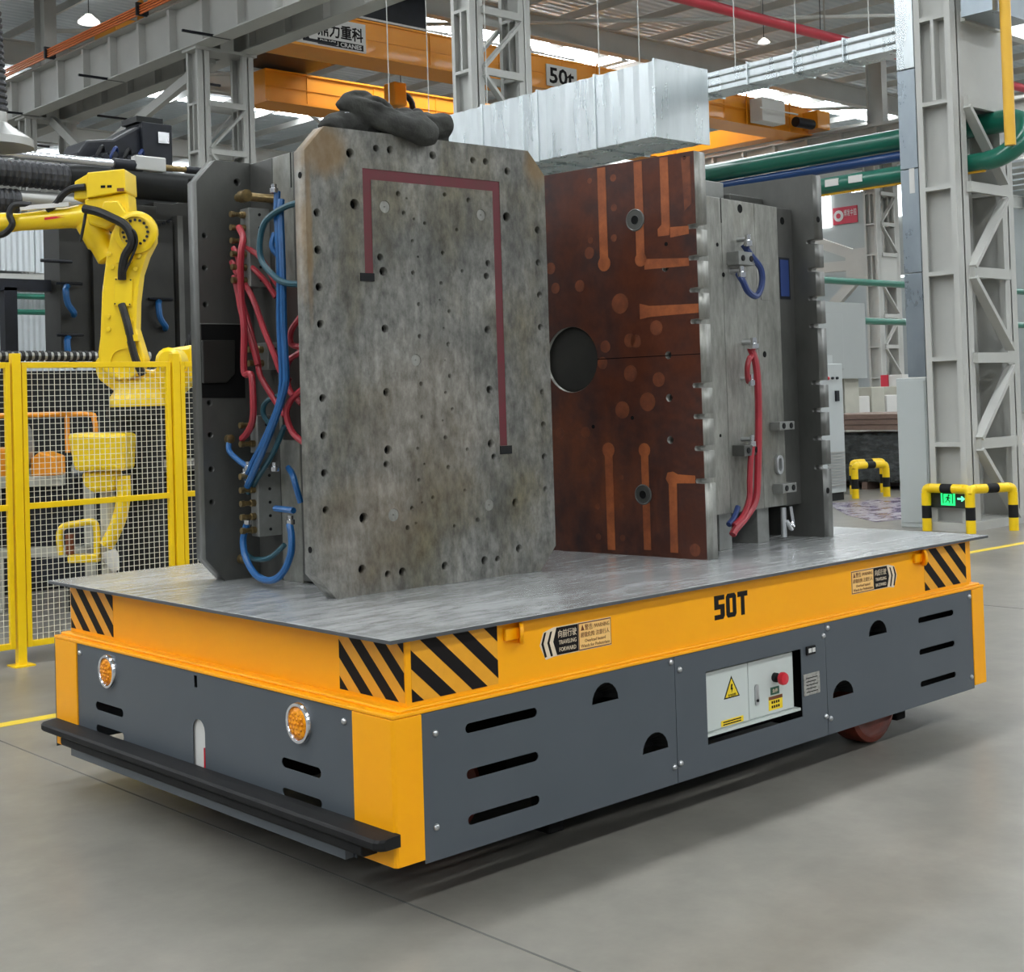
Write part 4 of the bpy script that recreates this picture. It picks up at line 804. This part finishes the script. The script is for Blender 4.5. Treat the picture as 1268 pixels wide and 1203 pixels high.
[MB().box(2.038+q_*.015, 2.048+q_*.015, .0238, .0245, z_, z_+.011).obj('print_mark', 'black_paint', g) for q_ in range(4) for z_ in (.284, .303)]
npl = MB().box(2.240, 2.357, .0, .004, .304, .397).obj('name_plate', 'plate_metal', sp2, bevel=.001)
for k in range(5): MB().box(2.256, 2.340-.012*(k % 2), -.0006, 0, .376-k*.015, .380-k*.015).obj('plate_line', 'black_paint', npl)
sw = MB().box(2.263, 2.328, -.006, .004, .478, .515).obj('socket_block', 'black', sp2, bevel=.003)
for x in (2.272, 2.299): MB().box(x, x+.021, -.008, -.006, .488, .506).obj('socket_contact', 'sign_white', sw)

# ================================================================== FRONT MOULD (grey steel)
MZ = .9232
fm_ = thing('grey_mould', 'grey steel injection mould with drilled front plate and coloured hoses', 'mould', (.347, .9217, MZ), -.0404)
MW, MH, c1, c2 = 1.2654, 1.879, .0946, .1035
octo = [(c1, 0), (MW-c1, 0), (MW, c2), (MW, MH-c2), (MW-c1, MH), (c1, MH), (0, MH-c2), (0, c2)]
holes = [(.217,1.782,.018),(.345,1.813,.014),(.416,1.813,.016),(.635,1.811,.016),(.853,1.809,.014),(.924,1.809,.014),(1.048,1.777,.016),(.232,1.576,.020),(.052,1.53,.015),(.052,1.382,.016),(.053,1.235,.016),(.055,1.088,.016),(.381,1.575,-.025),(.45,1.634,.011),(.492,1.618,.005),(.693,1.648,.009),(.822,1.632,.011),(.891,1.573,-.024),(1.036,1.573,.02),(.475,1.556,.009),(.527,1.533,.006),(.583,1.519,.008),(.753,1.501,.008),(.516,1.44,.008),(.542,1.376,.005),(.674,1.398,.009),(.35,1.366,.014),(.363,1.308,.017),(.921,1.364,.013),(.909,1.307,.014),(.514,1.308,.009),(.776,1.325,.008),(.66,1.269,.008),(.649,1.197,.005),(.539,1.177,.008),(.699,1.15,.009),(.364,1.073,.016),(.907,1.073,.016),(.666,1.078,.005),(.539,1.043,.009),(.688,1.01,.009),(.669,.941,.004),(.517,.943,-.024),(1.215,1.525,.015),(1.214,1.378,.014),(1.215,1.233,.014),(1.214,1.087,.014),(.055,.795,.015),(.055,.647,.015),(.054,.499,.015),(.055,.354,.014),(.363,.812,.016),(.908,.813,.016),(1.213,.796,.012),(1.214,.651,.013),(1.214,.506,.014),(1.215,.36,.013),(.539,.844,.009),(.692,.875,.009),(.667,.805,.007),(.701,.734,.008),(.539,.707,.008),(.647,.687,.005),(.659,.615,.009),(.512,.576,.007),(.775,.56,.008),(.363,.576,.018),(.352,.518,.014),(.907,.578,.017),(.921,.52,.013),(.544,.509,.005),(.67,.489,.009),(.514,.444,.008),(.755,.384,.008),(.584,.367,.008),(.527,.35,.005),(.474,.33,.009),(.492,.267,.006),(.449,.252,.01),(.693,.238,.008),(.821,.255,.01),(.234,.308,.02),(1.036,.313,.017),(.381,.309,-.026),(.888,.313,-.025),(.219,.104,.017),(.344,.072,.014),(.417,.073,.017),(.637,.075,.017),(.852,.077,.017),(.925,.076,.013),(1.049,.11,.017)]
hp = [circle(x, z, r*1.12, 16) for x, z, r in holes if r > 0]
dp = [circle(x, z, -r+.001, 20) for x, z, r in holes if r < 0]
groove = [[(.273, 1.727), (.273, 1.297), (.315, 1.297), (.315, 1.682), (.957, 1.682), (.957, .566), (1.0, .566), (1.0, 1.727)]]
notch = [rect(.247, .272, 1.266, 1.297), rect(1.0015, 1.022, .529, .564)]
fpl = plate('clamp_plate', octo, hp+dp+groove, .078, (0, 0, 0), X, Z, Y, 'mould_steel', fm_)
plate('cable_cover', groove[0], [], .074, (0, .003, 0), X, Z, Y, 'red_strip', fpl)
for a in ((.248, .316, 1.265, 1.298), (.956, 1.022, .529, .565)): MB().box(a[0], a[1], -.004, .004, a[2], a[3]).obj('cable_cover_end', 'black', fpl)
for x, z, r in holes:
    if r < 0: plate('locating_plug', circle(x, z, -r, 20), [circle(x, z, .005, 8)], .07, (0, .004, 0), X, Z, Y, 'mould_steel_side', fpl)
    elif r >= .006:
        MB().lathe([(r*1.1, 0), (r*1.1, .01), (r*.5, .01), (r*.5, -.004), (.0, -.004)], (x, .046, z), NY, 12).obj('bolt_head', 'dark_inner', fpl)  # heads coloured near-black to carry the shade inside the holes
for x, z in ((.036, .0), ):
    for zz in (1.68, .20): MB().lathe([(.013, 0), (.013, .002)], (0, .035, zz), NX, 12).obj('side_hole', 'dark_inner', fpl)
RD = .90
rpl = plate('rear_plate', octo, [circle(.204, 1.788, .018, 14), circle(.034, 1.537, .014), circle(.03, 1.393, .014), circle(.03, 1.23, .014)]+[circle(.038, z, .014) for z in (.792, .65, .498, .353)], .085, (0, RD, 0), X, Z, Y, 'mould_grey', fm_)
MB().box(.01, 1.25, RD+.085, RD+.10, .1, 1.8).obj('backing_plate', 'dark_inner', fm_)
MB().prism([(.0, .815), (.0, .879), (.005, 1.07), (.005, 1.14), (.215, 1.14), (.215, .81)], (0, RD-.004, 0), X, Z, (0, .004, 0)).obj('pocket_face', 'dark_inner', rpl)
MB().prism([(.0, .88), (.115, .88), (.158, .92), (.163, 1.07), (.0, 1.07)], (0, RD-.02, 0), X, Z, (0, .016, 0)).obj('wear_block', 'mould_dark', rpl, bevel=.004)
MB().box(.0, .20, RD-.008, RD, 1.142, 1.146).obj('pocket_edge', 'mould_light', rpl)
for d0, d1, mt in ((.078, .20, 'mould_dark'), (.20, .53, 'mould_grey'), (.533, .70, 'mould_steel_side'), (.703, RD, 'mould_grey')):
    MB().box(.27, 1.20, d0, d1, .0 if d0 > .3 else .01, 1.875).obj('mould_block', mt, fm_, bevel=.003)
MB().box(.262, .27, .34, .66, .62, 1.30).obj('insert_plate', 'mould_mid', fm_, bevel=.002); MB().box(.262, .27, .25, .45, 1.25, 1.60).obj('insert_plate', 'mould_dark', fm_); MB().box(.24, .27, .30, .44, .2, .42).obj('insert_plate', 'machine_black', fm_, bevel=.004)
for d in (.36, .54): MB().box(.2695, .272, d, d+.01, 1.72, 1.875).obj('seam', 'dark_inner', fm_)
def manifold(x0, x1, d0, d1, z0, z1, n):
    o = MB().box(x0, x1, d0, d1, z0, z1).obj('manifold_block', 'mould_light', fm_, bevel=.003)
    for k in range(n):
        z = z0+(z1-z0)*(k+.5)/n
        MB().lathe([(.016, 0), (.016, .02), (.011, .022), (.011, .05), (.014, .052), (.014, .07)], (x0, (d0+d1)/2, z), NX, 10).obj('hose_fitting', 'brass', o)
        MB().lathe([(.007, 0), (.007, .003)], ((x0+x1)/2, d0, z), NY, 8).obj('screw', 'black', o)
    return o
manifold(.165, .27, .735, .815, 1.30, 1.65, 6); manifold(.155, .27, .70, .765, .20, .495, 5); manifold(.18, .27, .735, .80, .565, .73, 2); manifold(.20, .27, .66, .76, .93, 1.05, 2)
MB().lathe([(.02, 0), (.02, .03), (.028, .032), (.028, .08), (.016, .082)], (.15, .80, 1.70), (0, -1, 0), 12).obj('coolant_coupling', 'brass', fm_, True); MB().cyl((.15, .75, 1.70), (.27, .70, 1.69), .02, 10).obj('coolant_pipe', 'brass', fm_, True)
MB().lathe([(.012, 0), (.022, .005), (.022, .03), (.014, .034), (.014, .07)], (.17, .90, .09), (0.1, -1, 0), 12).obj('coolant_coupling', 'brass', fm_, True)
MB().lathe([(.014, 0), (.02, .004), (.02, .03), (.012, .033)], (.10, .86, .63), (0, -1, 0), 12).obj('coolant_coupling', 'brass', fm_, True)
for d, z in ((.447, 1.68), (.756, .47), (.73, .435), (.745, .262), (.385, .28), (.50, .50), (.727, .50)):
    MB().lathe([(.012, 0), (.018, .003), (.018, .022), (.012, .025), (.012, .04)], (.125, d, z-.01), Z, 10).obj('hose_fitting', 'chrome', fm_, True)
HO = [('red_hose', 'hose_red', .0150, [(.12,.745,1.56),(.10,.676,1.508),(.08,.658,1.449),(.08,.669,1.373),(.09,.688,1.291),(.09,.685,1.206),(.09,.67,1.1),(.09,.679,.923),(.10,.636,.904),(.10,.626,.773),(.11,.656,.704),(.12,.719,.656),(.13,.784,.63)]),
 ('red_hose', 'hose_red', .0135, [(.14,.832,1.477),(.13,.783,1.436),(.13,.765,1.377),(.13,.773,1.285),(.14,.721,1.138),(.15,.672,.995),(.15,.655,.921),(.16,.639,.877),(.18,.583,.797),(.2,.536,.727)]),
 ('red_hose', 'hose_red', .0135, [(.15,.871,1.423),(.15,.83,1.369),(.16,.775,1.314),(.16,.695,1.222),(.16,.619,1.097),(.17,.556,.989),(.18,.527,.92),(.2,.487,.875)]),
 ('red_hose', 'hose_red', .0125, [(.12,.802,1.351),(.12,.771,1.27),(.12,.746,1.19),(.12,.701,1.116),(.13,.67,1.03),(.14,.65,.95)]),
 ('red_hose', 'hose_red', .0125, [(.18,.819,1.496),(.17,.735,1.462),(.18,.667,1.419),(.2,.603,1.329),(.22,.591,1.293)]),
 ('red_hose', 'hose_red', .0125, [(.18,.808,1.419),(.18,.712,1.367),(.2,.659,1.312),(.22,.614,1.245)]),
 ('red_hose', 'hose_red', .0135, [(.2,.381,1.146),(.18,.429,1.087),(.18,.432,1.032),(.2,.394,1.016)]),
 ('red_hose', 'hose_red', .0135, [(.2,.388,.996),(.18,.448,.964),(.18,.475,.915),(.18,.457,.837),(.2,.395,.776)]),
 ('red_hose', 'hose_red', .0135, [(.16,.288,.851),(.14,.376,.794),(.13,.403,.735),(.14,.375,.658),(.16,.301,.604)]),
 ('blue_hose', 'hose_blue', .0150, [(.14,.447,1.68),(.13,.438,1.586),(.12,.416,1.495),(.12,.412,1.324),(.12,.422,1.12),(.12,.413,.913),(.12,.42,.85),(.12,.45,.77),(.12,.557,.642),(.12,.665,.537),(.13,.756,.456)]),
 ('blue_hose', 'hose_blue', .0150, [(.14,.415,1.64),(.13,.407,1.595),(.12,.388,1.457),(.11,.37,1.286),(.11,.373,1.117),(.11,.364,.912),(.11,.375,.85),(.10,.417,.753),(.10,.524,.616),(.11,.65,.494),(.12,.732,.422)]),
 ('teal_hose', 'hose_teal', .0135, [(.16,.232,1.616),(.12,.354,1.601),(.09,.462,1.553),(.08,.499,1.468),(.08,.484,1.384),(.09,.395,1.308),(.10,.319,1.278),(.13,.225,1.266)]),
 ('blue_hose', 'hose_blue', .0125, [(.2,.58,1.519),(.18,.569,1.458),(.2,.538,1.406)]),
 ('teal_hose', 'hose_teal', .0125, [(.17,.488,.684),(.15,.543,.58),(.14,.633,.492),(.15,.777,.391)]),
 ('blue_hose', 'hose_blue', .0125, [(.10,.846,.625),(.09,.83,.58),(.10,.787,.545),(.12,.727,.507)]),
 ('blue_hose', 'hose_blue', .0150, [(.12,.745,.256),(.11,.762,.184),(.10,.721,.108),(.09,.621,.046),(.09,.504,.033),(.09,.404,.071),(.10,.351,.15),(.11,.356,.225),(.12,.385,.273)]),
 ('blue_hose', 'hose_blue', .0135, [(.2,.515,.502),(.17,.434,.478),(.16,.396,.436),(.18,.391,.36)]),
 ('blue_hose', 'hose_blue', .0135, [(.15,.55,.331),(.15,.40,.328)]),
 ('teal_hose', 'hose_teal', .0115, [(.17,.845,.116),(.15,.739,.101),(.15,.618,.113),(.16,.549,.148),(.17,.514,.176)]),
 ('teal_hose', 'hose_teal', .0115, [(.2,.548,.822),(.17,.635,.789),(.17,.663,.736),(.19,.623,.675)])]
for nm, mt, r, pts in HO: hose(nm, pts, r, mt, fm_)

# ================================================================== REAR MOULD (rusty face)
rm = thing('rusty_mould', 'mould half with rust orange face turned sideways at the deck end', 'mould', (2.223, .503, MZ), math.radians(6.0))
RW, RH = 1.40, 1.893
NZ = (1.543, 1.397, 1.247, 1.102, .805, .661, .514, .363)
def notched(c_=.0):
    out = [(0, 0)]
    for z in sorted(NZ): out += [(0, z-.013), (.045, z-.011), (.05, z), (.045, z+.011), (0, z+.013)]
    return out+[(0, RH), (RW, RH), (RW, 0)]
bolts = [(.176, 1.538), (.18, 1.363), (.183, 1.158), (.179, .952), (.182, .751), (.184, .553), (.184, .373)]
clp = plate('clamp_plate', notched(), [circle(y, z, .019, 14) for y, z in bolts]+[circle(.765, .955, .163, 36), circle(.345, 1.607, .052, 14), circle(.35, .293, .047, 14)], .09, (.002, 0, 0), Y, Z, X, 'mould_steel_side', rm)
fc = plate('rusty_face', notched(), [circle(y, z, .019, 14) for y, z in bolts]+[circle(.765, .955, .165, 36), circle(.345, 1.607, .055, 20), circle(.35, .293, .05, 20)], .003, (-.001, 0, 0), Y, Z, X, 'rust_face', rm)
MB().lathe([(.163, 0), (.163, .01), (.150, .012), (.0, .012)], (.03, .765, .955), NX, 40).obj('centring_disc', 'mould_dark', rm)
for y, z, r in ((.345, 1.607, .054), (.35, .293, .049)):
    MB().lathe([(r, 0), (r, .008), (r*.92, .011), (r*.86, .009), (r*.44, .009), (r*.42, .0115), (r*.40, .0115), (r*.38, .009)], (.004, y, z), NX, 28).obj('guide_bush', 'mould_grey', rm); MB().lathe([(r*.40, 0), (r*.40, .0105), (0, .0105)], (.004, y, z), NX, 20).obj('bore_shade_disc', 'dark_inner', rm)  # flat near-black disc stands in for the shaded bore
RS = lambda pts, nm='rust_channel', mt='rust_strip': MB().prism(pts, (-.0012, 0, 0), Y, Z, (-.0008, 0, 0)).obj(nm, mt, fc)
def keyhole(yc, w_, z0, z1, r, at_low): # vertical strip with round end
    zc = z0 if at_low else z1; n = 12; a0 = math.acos(min(1, w_/2/r))
    sg = 1 if at_low else -1
    arc = [(yc+r*math.cos(a), zc-sg*r*math.sin(a)) for a in [(-a0)+(PI+2*a0)*i/n for i in range(n+1)]]
    ze = z1 if at_low else z0
    return [(yc+w_/2, ze)]+arc+[(yc-w_/2, ze)]
RS(keyhole(.540, .050, 1.415, 1.885, .038, True)); RS(keyhole(.320, .048, 1.415, 1.885, .034, True)); RS([(.192, 1.885), (.192, 1.57), (.215, 1.55), (.215, 1.515), (.15, 1.515), (.145, 1.56), (.145, 1.885)])
RS([(.145, 1.552), (.04, 1.548), (.04, 1.510), (.145, 1.503)]); RS([(.30, 1.416), (.045, 1.398), (.045, 1.362), (.30, 1.365)]); RS([(.335, 1.205), (.28, 1.19), (.0, 1.183), (.0, 1.141), (.28, 1.138), (.335, 1.13)])
RS(keyhole(.551, .046, .02, .505, .037, False)); RS(keyhole(.335, .042, .03, .505, .034, False))
RS([(.200, .345), (.216, .37), (.205, .40), (.175, .405), (.148, .392), (.05, .388), (.05, .352), (.155, .350), (.160, .025), (.203, .025)])
RS([(.07, 1.87), (.02, 1.87), (.02, 1.65), (.06, 1.62)], 'rust_channel', 'rust_spot')
for y, z, r in ((.63, 1.475, .030), (.696, 1.317, .030), (.853, 1.318, .028), (.452, 1.213, .050), (.469, 1.826, .018), (.470, 1.681, .018), (.476, 1.534, .018), (.614, 1.83, .014), (.62, 1.536, .016), (.243, 1.084, .036), (.40, 1.032, .034), (.458, .699, .042), (.654, .44, .026), (.853, .59, .027), (.689, .592, .028), (.238, .839, .035), (.307, .735, .045), (.477, .373, .012), (.63, .228, .014), (.483, .232, .013), (.63, .08, .016), (.481, .081, .016), (.064, .043, .03), (.402, .873, .040), (.366, 1.026, .032), (.57, .93, .03), (.88, 1.42, .03), (.55, 1.01, .03)):
    RS(circle(y, z, r, 16), 'rust_spot', 'rust_spot')
MB().box(-.0025, .0, .0, .60, .948, .952).obj('face_seam', 'dark_inner', fc)
for y, z in ((.05, 1.866), (.17, 1.475), (.64, .62), (.40, .66)): MB().lathe([(.010, 0), (.010, .001)], (-.001, y, z), NX, 10).obj('pin_hole', 'dark_inner', fc)
for y, z in bolts: MB().lathe([(.018, 0), (.018, .02), (.009, .02), (.009, .005), (.0, .005)], (.05, y, z), NX, 12).obj('bolt_head', 'mould_dark', clp)
BY = .12
MB().box(.092, .40, BY, 1.30, .18, 1.722).obj('mould_block', 'mould_steel_side', rm, bevel=.003); MB().box(.404, .71, BY, 1.30, .178, 1.722).obj('mould_block', 'mould_steel_side', rm, bevel=.003)
MB().box(.712, .935, BY, 1.30, .178, 1.722).obj('mould_block', 'mould_steel_side', rm, bevel=.003); MB().box(.938, 1.10, BY+.01, 1.30, .172, 1.722).obj('mould_block', 'mould_grey', rm, bevel=.003)
MB().box(.45, .78, .34, 1.25, 1.722, 1.86).obj('upper_block', 'mould_light', rm, bevel=.005); MB().box(.78, 1.10, .30, 1.25, 1.722, 1.80).obj('upper_block', 'mould_grey', rm, bevel=.005)
bpl = plate('back_plate', notched(), [], .092, (1.10, 0, 0), Y, Z, X, 'mould_grey', rm)
for z in (1.66, .24): MB().lathe([(.016, 0), (.016, .002)], (1.146, 0, z), NY, 12).obj('side_hole', 'dark_inner', bpl)
for x in (.34, .69): MB().box(x, x+.11, BY+.03, 1.25, 0, .18).obj('support_foot', 'mould_light', rm, bevel=.003)
MB().box(.50, .66, .3, 1.2, 0, .18).obj('under_block', 'machine_black', rm); MB().box(.12, .3, .25, 1.2, .0, .18).obj('under_block', 'machine_black', rm); MB().box(.82, 1.05, .3, 1.2, .0, .17).obj('under_block', 'mould_dark', rm)
for x, z, r in ((.577, 1.684, .022), (1.002, 1.656, .020), (.235, .967, .02), (.764, .956, .016), (.405, 1.345, .012), (.33, .56, .008), (.36, 1.49, .01), (.62, 1.46, .008)):
    MB().lathe([(r, 0), (r, .0015)], (x, BY if x < .93 else BY+.01, z), NY, 14).obj('side_hole', 'dark_inner', rm)
def sideblk(x0, x1, z0, z1, pr, mt='mould_light', nh=2):
    o = MB().box(x0, x1, BY-pr, BY, z0, z1).obj('connector_block', mt, rm, bevel=.003)
    for k in range(nh): MB().lathe([(.015, 0), (.015, .004), (.010, .005)], (x0+(x1-x0)*(k+.5)/nh, BY-pr, (z0+z1)/2), NY, 12).obj('socket', 'black', o)
    return o
sideblk(.44, .59, 1.392, 1.458, .07); sideblk(.43, .58, .455, .508, .07, 'mould_grey'); sideblk(.79, .935, .568, .610, .06, 'mould_light', 2); sideblk(.80, .935, .248, .295, .06, 'mould_light', 2)
plate('recess_cover', rect(.746, .834, 1.233, 1.422), [], .003, (0, BY-.003, 0), X, Z, Y, 'mould_steel_side', rm, bevel=.001)
MB().box(.94, 1.055, BY+.006, BY+.01, 1.245, 1.463).obj('dark_recess', 'machine_black', rm); MB().box(.955, 1.04, BY+.003, BY+.007, 1.26, 1.45).obj('recess_insert', 'hose_navy', rm)
rg = plate('cable_ring', slot(.820, .884, .341, .441), [slot(.836, .868, .358, .424)], .02, (0, BY-.02, 0), X, Z, Y, 'zinc', rm, bevel=.003)
MB().box(.40, .404, BY-.002, BY+.001, 1.60, 1.722).obj('seam', 'dark_inner', rm)
for pts, r, mt, nm in (([(.55, .09, 1.50), (.575, .06, 1.44), (.625, .04, 1.378), (.63, .04, 1.302), (.575, .04, 1.241), (.50, .04, 1.259), (.468, .05, 1.312), (.475, .08, 1.35)], .016, 'hose_navy', 'blue_hose'),
                    ([(.567, .08, .985), (.576, .06, .915), (.575, .05, .794), (.568, .05, .608), (.545, .05, .376), (.518, .05, .239), (.445, .06, .162), (.339, .06, .105), (.315, .06, .085)], .018, 'hose_red', 'red_hose'),
                    ([(.555, .07, .943), (.502, .05, .929), (.483, .05, .888), (.497, .06, .846), (.538, .08, .818)], .014, 'hose_red', 'red_hose'),
                    ([(.518, .06, .498), (.499, .06, .425), (.486, .06, .334), (.475, .06, .243), (.411, .06, .165), (.345, .07, .125)], .015, 'hose_red', 'red_hose'),
                    ([(.42, .09, .21), (.38, .09, .16), (.33, .09, .13)], .014, 'hose_navy', 'blue_hose')):
    hose(nm, pts, r, mt, rm)
for x, z, s_ in ((.545, 1.505, 1), (.475, 1.345, 1), (.565, .995, 1.2), (.535, .815, .8), (.52, .515, .9)):
    MB().lathe([(.016*s_, 0), (.022*s_, .005), (.022*s_, .03), (.014*s_, .034), (.014*s_, .06)], (x, .06, z-.02), Z, 12).obj('hose_fitting', 'chrome', rm, True); MB().cyl((x, .06, z+.02), (x, .13, z+.02), .012*s_, 10).obj('elbow_fitting', 'zinc', rm)
MB().tube(spline([(.93, .10, .17), (.93, .09, .08), (.90, .08, .06), (.86, .08, .10)], 4), .012, 8).obj('drain_fitting', 'chrome', rm, True); MB().cyl((.86, .10, .17), (.86, .10, .02), .015, 10).obj('drain_pipe', 'zinc', rm)

# ================================================================== WORK GARMENT ON THE FRONT MOULD
b = MB()
def blob(pts, rs):
    sp_ = spline(pts, 5); n = len(sp_); k = len(rs)-1
    R_ = [rs[min(int(i/(n-1)*k), k-1)]*(1-(i/(n-1)*k-min(int(i/(n-1)*k), k-1)))+rs[min(int(i/(n-1)*k), k-1)+1]*(i/(n-1)*k-min(int(i/(n-1)*k), k-1)) for i in range(n)]
    b.tube(sp_, R_, 12)
blob([(.27, .10, 2.02), (.33, .07, 1.985), (.40, .03, 1.945), (.48, -.02, 1.915), (.56, -.035, 1.895), (.61, -.03, 1.893)], [.03, .045, .05, .06, .06, .045])
blob([(.42, .13, 1.93), (.52, .14, 1.955), (.66, .14, 1.965), (.78, .13, 1.975), (.825, .13, 1.97)], [.05, .055, .055, .058, .04])
blob([(.50, .17, 1.91), (.68, .17, 1.915), (.82, .16, 1.918)], [.045, .045, .04])
blob([(.15, .13, 1.895), (.20, .12, 1.925), (.27, .11, 1.925), (.36, .10, 1.92)], [.02, .038, .045, .05])
blob([(.245, .11, 1.99), (.275, .10, 2.025), (.32, .11, 2.04), (.355, .12, 2.01), (.40, .12, 1.95)], [.02, .03, .032, .035, .04])
blob([(.43, .10, 1.96), (.475, .10, 1.995), (.49, .10, 2.0), (.52, .11, 1.96)], [.03, .024, .022, .03])
for q in range(26):      # crease ridges running along the bundles
    t0 = random.random(); side_ = random.choice((0, 1, 2))
    base = [((.27, .10, 2.02), (.60, -.03, 1.89), .055), ((.42, .13, 1.94), (.82, .13, 1.975), .055), ((.15, .13, 1.90), (.36, .10, 1.925), .042)][side_]
    a = Vector(base[0]).lerp(Vector(base[1]), t0*.6); e = Vector(base[0]).lerp(Vector(base[1]), t0*.6+.35); th_ = random.uniform(-.4, 2.4); off = Vector((0, -math.sin(th_), math.cos(th_)))*base[2]
    th2 = th_+random.uniform(-.7, .7); off2 = Vector((0, -math.sin(th2), math.cos(th2)))*base[2]
    blob([a+off*.7, a.lerp(e, .4)+off.lerp(off2, .4)*1.05, a.lerp(e, .7)+off2*1.05, e+off2*.7], [.008, .014, .014, .008])
gmt = thing('work_garment', 'crumpled dark grey work garment lying on top of the grey mould', 'garment', (.347, .9217, MZ), -.0404)
cl = b.obj('cloth', 'cloth', gmt, True)
rmz = cl.modifiers.new('remesh', 'REMESH'); rmz.mode = 'VOXEL'; rmz.voxel_size = .0075; rmz.use_smooth_shade = True
smz = cl.modifiers.new('smooth', 'SMOOTH'); smz.factor = .5; smz.iterations = 4
tx_ = bpy.data.textures.new('folds', 'CLOUDS'); tx_.noise_scale = .10; tx_.noise_depth = 1
dz = cl.modifiers.new('folds', 'DISPLACE'); dz.texture = tx_; dz.strength = .030; dz.mid_level = .5; dz.texture_coords = 'LOCAL'
MB().prism([(.245, 1.965), (.27, 1.968), (.282, 1.94), (.262, 1.935)], (0, .075, 0), X, Z, (0, .012, 0)).obj('white_tag', 'cloth_white', gmt, bevel=.003)
